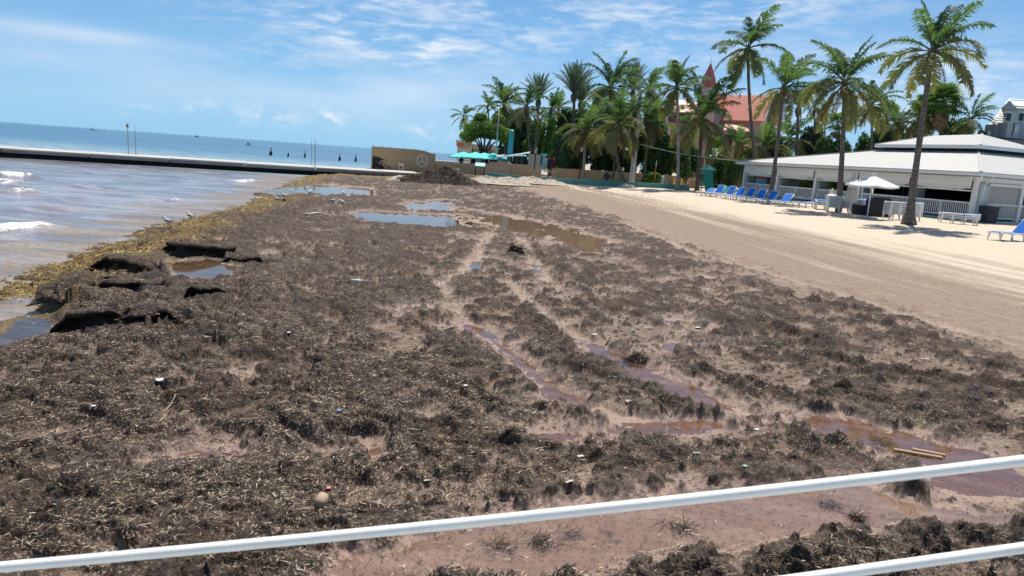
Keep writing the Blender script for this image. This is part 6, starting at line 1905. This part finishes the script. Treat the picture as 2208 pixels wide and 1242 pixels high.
# ------------------------------------------------------------------ people at the beach bar
def person(label, px, py, Y, h, cols, seat=False, rz=0.0):
    p = at(px, py, Y)
    t = thing('person', label, 'person', p, rz, 'people at the beach bar')
    me = bpy.data.meshes.new('body')
    k = h / 1.7
    hip = .92 if not seat else .50
    V = [(0, 0, hip), (0, .01, hip + .28), (0, .01, hip + .50), (0, 0, hip + .60), (0, -.01, hip + .72),
         (.10, 0, hip - .06), (.11, -.02, .50), (.11, .02, .06), (.12, -.12, .03), (-.10, 0, hip - .06), (-.11, -.05, .5), (-.11, .0, .06), (-.12, -.14, .03),
         (.19, .01, hip + .48), (.25, 0, hip + .20), (.24, -.10, hip - .02), (.23, -.14, hip - .12), (-.19, .01, hip + .48), (-.25, .0, hip + .20), (-.22, -.12, hip), (-.2, -.18, hip - .08)]
    if seat:
        for i in (6, 10): V[i] = (V[i][0], -.42, .48)
        for i in (7, 11): V[i] = (V[i][0], -.42, .06)
        for i in (8, 12): V[i] = (V[i][0], -.54, .03)
    E_ = [(0, 1), (1, 2), (2, 3), (3, 4), (0, 5), (5, 6), (6, 7), (7, 8), (0, 9), (9, 10), (10, 11), (11, 12), (2, 13), (13, 14), (14, 15), (15, 16), (2, 17), (17, 18), (18, 19), (19, 20)]
    me.from_pydata([(x * k, y * k, z * k) for x, y, z in V], E_, [])
    o = link('body', me, t)
    sm = o.modifiers.new('skin', 'SKIN')
    rads = [.15, .14, .15, .06, .11, .10, .065, .045, .04, .10, .065, .045, .04, .065, .05, .04, .035, .065, .05, .04, .035]
    lay = me.skin_vertices[0].data if me.skin_vertices else None
    if lay is None:
        bpy.context.view_layer.objects.active = o
    for i, r_ in enumerate(rads):
        me.skin_vertices[0].data[i].radius = (r_ * k, r_ * k * (.8 if i in (0, 1, 2) else 1))
    me.skin_vertices[0].data[0].use_root = True
    o.modifiers.new('sub', 'SUBSURF').levels = 1
    o.modifiers['sub'].render_levels = 1
    m, tt, out = new_mat('clothes')
    z = tt.sep(tt.new('ShaderNodeTexCoord').outputs['Object'])[2]
    c = tt.mix(tt.math('GREATER_THAN', z, (hip - .02) * k), cols[1] , cols[0])
    c = tt.mix(tt.math('GREATER_THAN', z, (hip + .57) * k), c, (.42, .25, .17))
    c = tt.mix(tt.math('LESS_THAN', z, .42 * k), c, (.42, .25, .17))
    tt.l.new(bsdf(tt, c, .8, .2).outputs[0], out.inputs[0])
    me.materials.append(m)
    MB().ell((0, .02 * k, (hip + .80) * k), (.105 * k, .115 * k, .10 * k), 10, 6).build('hair', M['dark_wood'], t, True)
    return t
person('standing person in a dark blue top and trousers by the gap', 1183, 373, 77.2, 1.7, ((.02, .03, .10), (.02, .02, .05)), False, .4)
person('standing person in a maroon top beside the one in blue', 1192.5, 372, 77.2, 1.65, ((.16, .02, .04), (.13, .02, .04)), False, -.3)
person('standing person in a pale green shirt behind the blue one', 1175.5, 371, 78.5, 1.65, ((.35, .52, .45), (.25, .3, .3)), False, .2)
person('seated person at the far left under the parasols', 994, 361, 83, 1.65, ((.03, .03, .04), (.05, .05, .06)), True, .6)
person('seated person in dark clothes under the second parasol', 1020, 361, 82, 1.7, ((.02, .03, .05), (.03, .03, .03)), True, -.8)
person('seated person under the trunk of the leafy tree', 1048, 362, 82.5, 1.65, ((.04, .03, .03), (.03, .03, .05)), True, 2.4)

# ------------------------------------------------------------------ birds
m_gull = plain('white_plumage', (.50, .50, .49), .8, .06, 20); m_gw = plain('grey_wing', (.28, .30, .32), .8, .1, 20); m_dark = plain('dark_plumage', (.02, .02, .022), .7, .1, 10)
m_leg = plain('dark_leg', (.05, .04, .035), .6); 
def bird(name, label, cat, loc, rz, body_m, wing_m, pitch=18, s=1.0, group=None, long=False):
    t = thing(name, label, cat, loc, rz, group); t.scale = (s, s, s)
    sp = [(-.20, .13, .012), (-.13, .15, .035), (-.03, .17, .062), (.06, .19, .060), (.11, .225, .040), (.135, .255, .034), (.15, .275, .036), (.172, .285, .028), (.185, .283, .012)]
    if long: sp = [(-.16, .06, .02), (-.10, .13, .05), (-.02, .22, .075), (.03, .31, .065), (.05, .38, .035), (.05, .46, .026), (.06, .53, .028), (.09, .55, .030), (.12, .555, .015)]
    MB().tube([(x, 0, z) for x, z, r_ in sp], [r_ for _, _, r_ in sp], 8).build('body', body_m, t, True)
    for y in (-1, 1):
        if long: MB().hexa([(-.02, .07 * y, .30), (.03, .05 * y, .33), (.0, .02 * y, .1), (-.16, .02 * y, .02), (-.02, .085 * y, .30), (.04, .065 * y, .33), (.0, .05 * y, .1), (-.16, .04 * y, .02)]).build('wing', wing_m, t)
        else: MB().ell((-.055, .055 * y, .172), (.155, .018, .042), 10, 6).build('wing', wing_m, t, True)
        MB().tube([(0, .025 * y, .12 if not long else .15), (.005, .028 * y, .0)], .006, 5).build('leg', m_leg, t)
    bx = .183 if not long else .118; bzz = .281 if not long else .553
    MB().tube([(bx, 0, bzz), (bx + .05, 0, bzz - .012)], [.010, .003], 5).build('beak', m_leg, t)
    return t
for px, py, rz, lab in ((362, 489, 2.9, 'gull standing on the seaweed at the left, nearer the water'), (410, 478, 2.6, 'gull standing just right of the leftmost gull'), (598, 439, 2.7, 'gull left of the pair by the dark seaweed ridge'),
                        (613, 437, 2.5, 'gull right of the pair by the dark seaweed ridge'), (718, 441, .5, 'gull facing right on the mud before the far pool'), (738, 445, 2.5, 'gull standing right of the one facing right'),
                        (668, 423, 1.5, 'distant gull on the ridge by the far pool'), (741, 417, 2.2, 'gull wading at the far pool')):
    p = ground_at(px, py)
    bird('gull', lab, 'gull', (p.x, p.y, hz(p.x, p.y) - .005), rz, m_gull, m_gw, group='gulls on the seaweed', s=.98)
wood_d = plain('black_wet_timber', (.03, .027, .025), .8, .3, 6)
for i, (px, py, h, w, bd_, lab, bl) in enumerate(((583.6, 335, .85, .30, 1, 'thickest old piling, farthest left in the sea', 'dark bird perched on the leftmost piling'), (621, 338.3, .75, .17, 0, 'slim old piling second from the left', ''),
        (657, 339.6, .75, .19, 1, 'old piling left of the two pier poles', 'small dark bird on the piling left of the poles'), (732, 346.6, .75, .24, 1, 'old piling right of the two pier poles', 'dark bird on the piling right of the poles'), (766.6, 348, .75, .22, 1, 'old piling nearest to the beige wall', 'dark bird on the piling nearest the wall'))):
    p = on(px, py, SEA_Z)
    t = thing('piling', lab, 'piling', (p.x, p.y, SEA_Z - .6), 0, 'old pilings in the sea')
    hh = h + .6
    MB().tube([(0, 0, 0), (.02, 0, hh * .6), (.05, .02, hh)], [w * 1.1, w, w * .8], 8).build('post', wood_d, t)
    MB().lathe([(w * 1.25, .45), (w * 1.3, .62), (w * 1.05, .78)], 8).build('growth_collar', M['mould'], t)
    if bd_: bird('cormorant', bl, 'seabird', (p.x + .05, p.y, SEA_Z + h), 2.0 + i, m_dark, m_dark, s=1.5 if i == 0 else 1.15, group='dark birds on the pilings', long=True)

# ------------------------------------------------------------------ craft at sea
p = on(535, 313.5, SEA_Z)
js = thing('jet_ski', 'white jet ski with a rider far out on the sea', 'jet ski', p, R(170))
MB().hexa([(-1.5, -.5, -.1), (1.2, -.45, -.1), (1.2, .45, -.1), (-1.5, .5, -.1), (-1.6, -.6, .45), (1.7, -.1, .55), (1.7, .1, .55), (-1.6, .6, .45)]).build('hull', M['resin'], js)
MB().hexa([(-1.1, -.25, .45), (.5, -.25, .45), (.5, .25, .45), (-1.1, .25, .45), (-1.0, -.2, .85), (.1, -.2, .8), (.1, .2, .8), (-1.0, .2, .85)]).build('saddle', M['charcoal'], js)
MB().tube([(.5, 0, .5), (.35, 0, 1.05)], .06, 6).build('handlebar', M['charcoal'], js)
rider = person('person in dark clothes riding the jet ski', 535, 309, p.y, 1.7, ((.03, .03, .04), (.03, .03, .05)), True, R(260))
rider.location = (p.x - .0, p.y, SEA_Z + .38); del rider['group']
for i, (px, py, D, s, lab) in enumerate(((200, 277.3, 900, 2.2, 'tiny white boat farthest left on the horizon'), (228, 279.2, 1300, 2.0, 'tiny boat just right of the leftmost boat'), (307, 284.6, 1300, 2.4, 'tiny boat with a mast right of the marker posts'), (424, 292.6, 1400, 2.4, 'tiny dark boat in the middle of the horizon'))):
    d_ = ray(px, py); a_ = math.atan2(d_.x, 1.0)
    t = thing('boat', lab, 'boat', (math.tan(a_) * D, D, SEA_Z), R(20 + 50 * i), 'boats on the horizon'); t.scale = (s, s, s)
    MB().hexa([(-1.6, -.5, -.2), (1.2, -.5, -.2), (1.2, .5, -.2), (-1.6, .5, -.2), (-1.7, -.65, .5), (2.0, -.1, .7), (2.0, .1, .7), (-1.7, .65, .5)]).build('hull', M['resin'] if i != 3 else M['charcoal'], t)
    MB().box((-.2, 0, .82), (1.2, .8, .62)).build('cabin', M['white_paint'], t)
    MB().tube([(-.1, 0, 1.13), (-.1, 0, 3.0)], .05, 5).build('mast', M['galv'], t)

# ------------------------------------------------------------------ heaps of seaweed
def heap_mesh(rx, ry, h, seed, mat, rough_=.22, n=64, sharp=1.0):
    xs = np.linspace(-1.25, 1.25, n); Xh, Yh = np.meshgrid(xs, xs)
    r2 = np.sqrt(Xh ** 2 + Yh ** 2) + .22 * fbm(Xh * 1.6 + seed, Yh * 1.6, 3, seed=seed)
    base_ = np.clip(1 - r2, 0, 1) ** .75
    Zh = h * base_ * (1 + rough_ * fbm(Xh * 4, Yh * 4, 4, .6, seed=seed + 2)) + h * rough_ * .45 * fbm(Xh * 9, Yh * 9, 4, .65, seed=seed + 3) * sst(base_, 0, .2) - .04 - .05 * sst(r2, 1, 1.2)
    return grid_mesh('heap', Xh * rx, Yh * ry, Zh, {}, mat), Xh * rx, Yh * ry, Zh, base_
m, t_, out_ = new_mat('damp_seaweed_heap')
P_ = t_.new('ShaderNodeTexCoord').outputs['Object']
n1_, n2_ = t_.noise(P_, 9, 5, .65), t_.noise(P_, 40, 3, .65)
c_ = t_.mix(t_.ss(n1_, .35, .68), (.022, .017, .015), (.115, .085, .070)); c_ = t_.mix(t_.math('MULTIPLY', t_.ss(n2_, .5, .7), .6), c_, (.17, .135, .105))
t_.l.new(bsdf(t_, c_, .9, .2, 0, bumped(t_, t_.math('ADD', n1_, n2_), .8, .06)).outputs[0], out_.inputs[0])
HEAP = m
SANDHEAP = plain('pale_sandy_rubble', (.47, .40, .33), .95, .35, 3, .1, .7, 9, stain=((.12, .09, .075), .7))
def heap(name, label, cat, px, py, rx, ry, h, seed, mat, blades, group=None, rough_=.22, at_=None, bl_len=.05):
    p = ground_at(px, py) if at_ is None else at_
    z = hz(p.x, p.y) if at_ is None else at_.z
    t = thing(name, label, cat, (p.x, p.y, z), 0, group)
    me, Xh, Yh, Zh, bs = heap_mesh(rx, ry, h, seed, mat, rough_, 64 if rx > .8 else 36)
    link('mound', me, t)
    if blades:
        ii = rs.choice(bs.size, blades, p=(bs.ravel() + .03) / (bs.ravel() + .03).sum())
        jx, jy = rs.normal(0, rx * .03, blades), rs.normal(0, ry * .03, blades)
        me = blade_mesh('blades', Xh.ravel()[ii] + jx, Yh.ravel()[ii] + jy, Zh.ravel()[ii] + .004, rs.gamma(3, bl_len / 3, blades) + bl_len * .4, np.full(blades, bl_len * .11) * rs.uniform(.6, 1.3, blades),
                        rs.normal(0, .6, blades), rs.normal(.35, .5, blades), palette(blades, [4, 4, 3, 1.2, .8, 1]), m_bl)
        tag(link('blades', me, t), kind='stuff')
    return t
heap('seaweed_pile', 'big dark pile of dug up seaweed before the low beige wall', 'seaweed pile', 958, 396, 3.2, 2.4, 1.35, 3, HEAP, 9000, None, .34, None, .16)
heap('seaweed_pile', 'lower brown seaweed pile joined to the left of the big one', 'seaweed pile', 895, 393, 2.0, 1.6, .75, 8, HEAP, 3500, None, .3, None, .14)
heap('rubble_heap', 'pale sandy heap at the end of the pier', 'rubble heap', 866, 391, 1.5, 1.2, .55, 12, SANDHEAP, 0, None, .4)
for i, (px, py, rx, h, lab) in enumerate(((1052, 389, 2.3, .55, 'pale rubble heap right of the big seaweed pile'), (1098, 391, 2.2, .6, 'pale rubble heap below the first grey barrier'), (1143, 392, 2.0, .55, 'pale rubble heap below the lamp post'), (1187, 395, 1.6, .42, 'pale rubble heap at the end of the turquoise wall'))):
    heap('rubble_heap', lab, 'rubble heap', px, py, rx, 1.4, h, 20 + i, SANDHEAP, 300, 'pale rubble heaps along the wall', .5, None, .12)
g = ground_at(1352, 404); heap('root_mound', 'mound of roots and sand at the leaning palm', 'mound', 1352, 405, 1.0, .8, .5, 31, SANDHEAP, 400, None, .35, None, .1)
for i, (px, py, r_, h, lab) in enumerate((
    (1850, 1108, .075, .055, 'small round seaweed clump alone on the wet mud at lower right'), (1080, 1166, .13, .05, 'seaweed tuft on the wet mud just below the railing'), (1168, 1158, .16, .055, 'larger seaweed tuft right of the one below the railing'),
    (1017, 1231, .06, .03, 'tiny seaweed tuft at the bottom edge of the wet mud'), (1102, 962, .10, .13, 'upright dark seaweed lump at the left end of the orange puddle'), (1422, 956, .15, .07, 'seaweed clump just below the orange puddle'),
    (1903, 940, .15, .045, 'seaweed clump lying in the long puddle at right'), (1066, 862, .22, .11, 'dark seaweed lump left of the first rut'), (1377, 772, .22, .12, 'dark seaweed lump above the purple rut'), (1112, 550, .2, .1, 'dark seaweed lump by the small far puddles'),
    (1790, 1080, .10, .03, 'flat seaweed scrap under the upper rail at right'), (1470, 1130, .12, .03, 'flat seaweed scrap below the upper rail'), (1820, 848, .14, .15, 'upright dark lump on the debris at right'), (1230, 1140, .09, .03, 'small flat tuft right of the larger tuft'))):
    heap('seaweed_clump', lab, 'seaweed clump', px, py, r_, r_ * .85, h, 50 + i * 5, HEAP, 420 if r_ < .2 else 700, 'single seaweed clumps', .35, None, .045 if py > 700 else .12)

# ------------------------------------------------------------------ drifted litter
P_WHITE = plain('white_plastic', (.72, .71, .68), .4, .06, 20); P_RED = plain('red_plastic', (.70, .10, .09), .4); P_BLUE = plain('blue_plastic', (.10, .32, .60), .4)
P_PALE = plain('pale_cloth', (.60, .55, .47), .8); P_GREEN = plain('pale_green_plastic', (.30, .55, .45), .4); P_LOG = plain('weathered_log', (.38, .265, .18), .85, .25, 30)
def scrap(name, label, cat, px, py, w, l, mat, rz, seed, hgt=.2):
    w, l = w * .8, l * .8
    """crumpled sheet or shard resting on the weed"""
    p = ground_at(px, py); z = hz(p.x, p.y)
    r_ = random.Random(seed); mb = MB(); n = 5; G_ = []
    for i in range(n):
        rw = []
        for j in range(n):
            x, y = (i / (n - 1) - .5) * l, (j / (n - 1) - .5) * w
            k = 1 - .35 * r_.random() * (i in (0, n - 1) or j in (0, n - 1))
            rw.append(Vector((x * k, y * k, .012 + hgt * min(w, l) * r_.random())))
        G_.append(rw)
    for i in range(n - 1):
        for j in range(n - 1):
            mb.face([G_[i][j], G_[i + 1][j], G_[i + 1][j + 1], G_[i][j + 1]])
    o = mb.build(name, mat, None, False, (p.x, p.y, z)); o.rotation_euler = (0, 0, rz)
    so = o.modifiers.new('thick', 'SOLIDIFY'); so.thickness = .004
    return tag(o, label, cat)
for i, a in enumerate((
    ('plastic_scrap', 'red plastic scrap beside the log stub', 'litter', 708, 1066, .04, .05, P_RED, .3), ('feather', 'white feather right of the red plastic scrap', 'feather', 767, 1086, .025, .09, P_WHITE, 1.4),
    ('plastic_bag', 'crumpled white bag on the dark weed at left', 'litter', 346, 841, .10, .14, P_WHITE, .2), ('paper_scrap', 'flat white scrap right of the crumpled bag', 'litter', 388, 852, .05, .12, P_WHITE, .1),
    ('plastic_scrap', 'blue plastic scrap left of the crumpled bag', 'litter', 298, 840, .05, .06, P_BLUE, .5), ('plastic_scrap', 'pale blue scrap at the lower centre left', 'litter', 731, 915, .05, .06, P_BLUE, .9),
    ('plastic_scrap', 'light blue scrap near the middle of the lower debris', 'litter', 996, 1004, .03, .06, P_BLUE, .3), ('paper_scrap', 'white scrap in the weed left of the first rut', 'litter', 1003, 853, .05, .06, P_WHITE, .7),
    ('paper_scrap', 'white scrap beside the dark lump below the first rut', 'litter', 1166, 893, .05, .08, P_WHITE, -.4), ('cloth_scrap', 'cream cloth scrap between the two ruts', 'litter', 1356, 873, .10, .12, P_PALE, .4),
    ('plastic_bag', 'white bag on the weed left of the long puddle', 'litter', 1716, 913, .08, .12, P_WHITE, -.4), ('paper_scrap', 'white scrap left of the white bag by the puddle', 'litter', 1631, 932, .04, .08, P_WHITE, .2),
    ('shell', 'pale shell below the orange puddle at right', 'shell', 1500, 990, .03, .09, P_PALE, .2), ('paper_scrap', 'folded white scrap under the orange puddle', 'litter', 1250, 997, .05, .10, P_PALE, .6),
    ('shell', 'pale curved shell in the lower debris', 'shell', 921, 1046, .03, .08, P_PALE, .3), ('paper_scrap', 'cream scrap in the debris above the upper rail', 'litter', 1225, 1066, .03, .12, P_PALE, .5),
    ('plastic_scrap', 'pale green scrap above the upper rail at right', 'litter', 1603, 1031, .04, .06, P_GREEN, .5), ('paper_scrap', 'white scrap on the debris right of the second rut', 'litter', 1283, 724, .07, .09, P_WHITE, .5),
    ('paper_scrap', 'white scrap by the reddish pool at centre right', 'litter', 1505, 706, .08, .14, P_WHITE, .2), ('paper_scrap', 'white scrap high in the debris near the sand', 'litter', 1870, 655, .08, .14, P_WHITE, .2),
    ('plastic_scrap', 'pale scrap beside the far reflecting puddle', 'litter', 1290, 610, .10, .2, P_WHITE, .9), ('paper_scrap', 'white scrap left of the small far puddles', 'litter', 660, 545, .14, .3, P_WHITE, .3),
    ('paper_scrap', 'white scrap at the left edge of the dark weed', 'litter', 202, 899, .05, .06, P_WHITE, .1), ('paper_scrap', 'white scrap at the top of the thick weed bed', 'litter', 622, 746, .05, .06, P_WHITE, .1),
    ('plastic_scrap', 'white scrap in debris under the sandy ruts', 'litter', 1995, 775, .07, .14, P_WHITE, .1), ('paper_scrap', 'pale scrap near the lone upright lump', 'litter', 1990, 770 + 0, .02, .03, P_PALE, .1))):
    nm, lab, cat, px, py, w, l, mat, rz = a
    if i == 25: continue
    scrap(nm, lab, cat, px, py, w, l, mat, rz, i)
p = ground_at(689, 1112); z = hz(p.x, p.y)
lg = thing('log_stub', 'short weathered log stub left of the red scrap', 'log', (p.x, p.y, z))
MB().tube([(-.005, -.03, .034), (0, 0, .05), (.012, .055, .072)], [.036, .040, .039], 14).build('log', P_LOG, lg, True)
MB().tube([(-.007, -.034, .032), (-.005, -.0302, .0338)], [.030, .0355], 14).build('cut_end', M['wood'], lg)
p = ground_at(768, 618); z = hz(p.x, p.y)
bo = thing('plastic_bottle', 'white plastic bottle lying on the weed near the middle', 'bottle', (p.x, p.y, z + .05), R(-8)); bo.scale = (.62, .62, .62)
MB().tube([(-.16, 0, 0), (-.15, 0, 0), (.08, 0, .01), (.13, 0, .012), (.16, 0, .013)], [.03, .05, .05, .025, .02], 12).build('body', P_WHITE, bo, True)
MB().tube([(.161, 0, .013), (.19, 0, .013)], .024, 10).build('cap', P_BLUE, bo)
for i, (px, py, l, rz, lab) in enumerate(((1968, 972, .34, -.25, 'left plank lying in the long puddle'), (1985, 975, .40, -.22, 'middle plank lying in the long puddle'), (2003, 972, .30, -.28, 'right plank lying in the long puddle'))):
    p = ground_at(px, py)
    o = MB().box((0, 0, 0), (l, .045, .02)).build('plank', M['wood'], None, False, (p.x, p.y, POOL_Z[2] + .012 + .004 * i)); o.rotation_euler = (0, .03, rz)
    tag(o, lab, 'plank', 'planks in the puddle')
for i, (px0, py0, px1, py1, r_, lab) in enumerate(((655, 471, 702, 463, .03, 'pale driftwood stick on the mud below the far pools'), (1405, 868, 1440, 900, .012, 'thin dark twig between the ruts'), (352, 895, 380, 868, .0035, 'pale reed lying on the weed at left'), (480, 985, 540, 1010, .006, 'dark cord like stem left of the orange puddle'))):
    a, b = ground_at(px0, py0), ground_at(px1, py1)
    o = Vector((a.x, a.y, 0))
    pts = [Vector((a.x + (b.x - a.x) * f_, a.y + (b.y - a.y) * f_, 0)) for f_ in (0, .3, .6, 1)]
    for q_ in pts: q_.z = hz(q_.x, q_.y) + r_ + .02
    tag(MB(pts[0]).tube(pts, [r_, r_, r_ * .8, r_ * .5], 6).build('driftwood_stick' if i == 0 else 'stick', P_PALE if i in (0, 2) else M['dark_wood'], None, True, pts[0]), lab, 'stick')
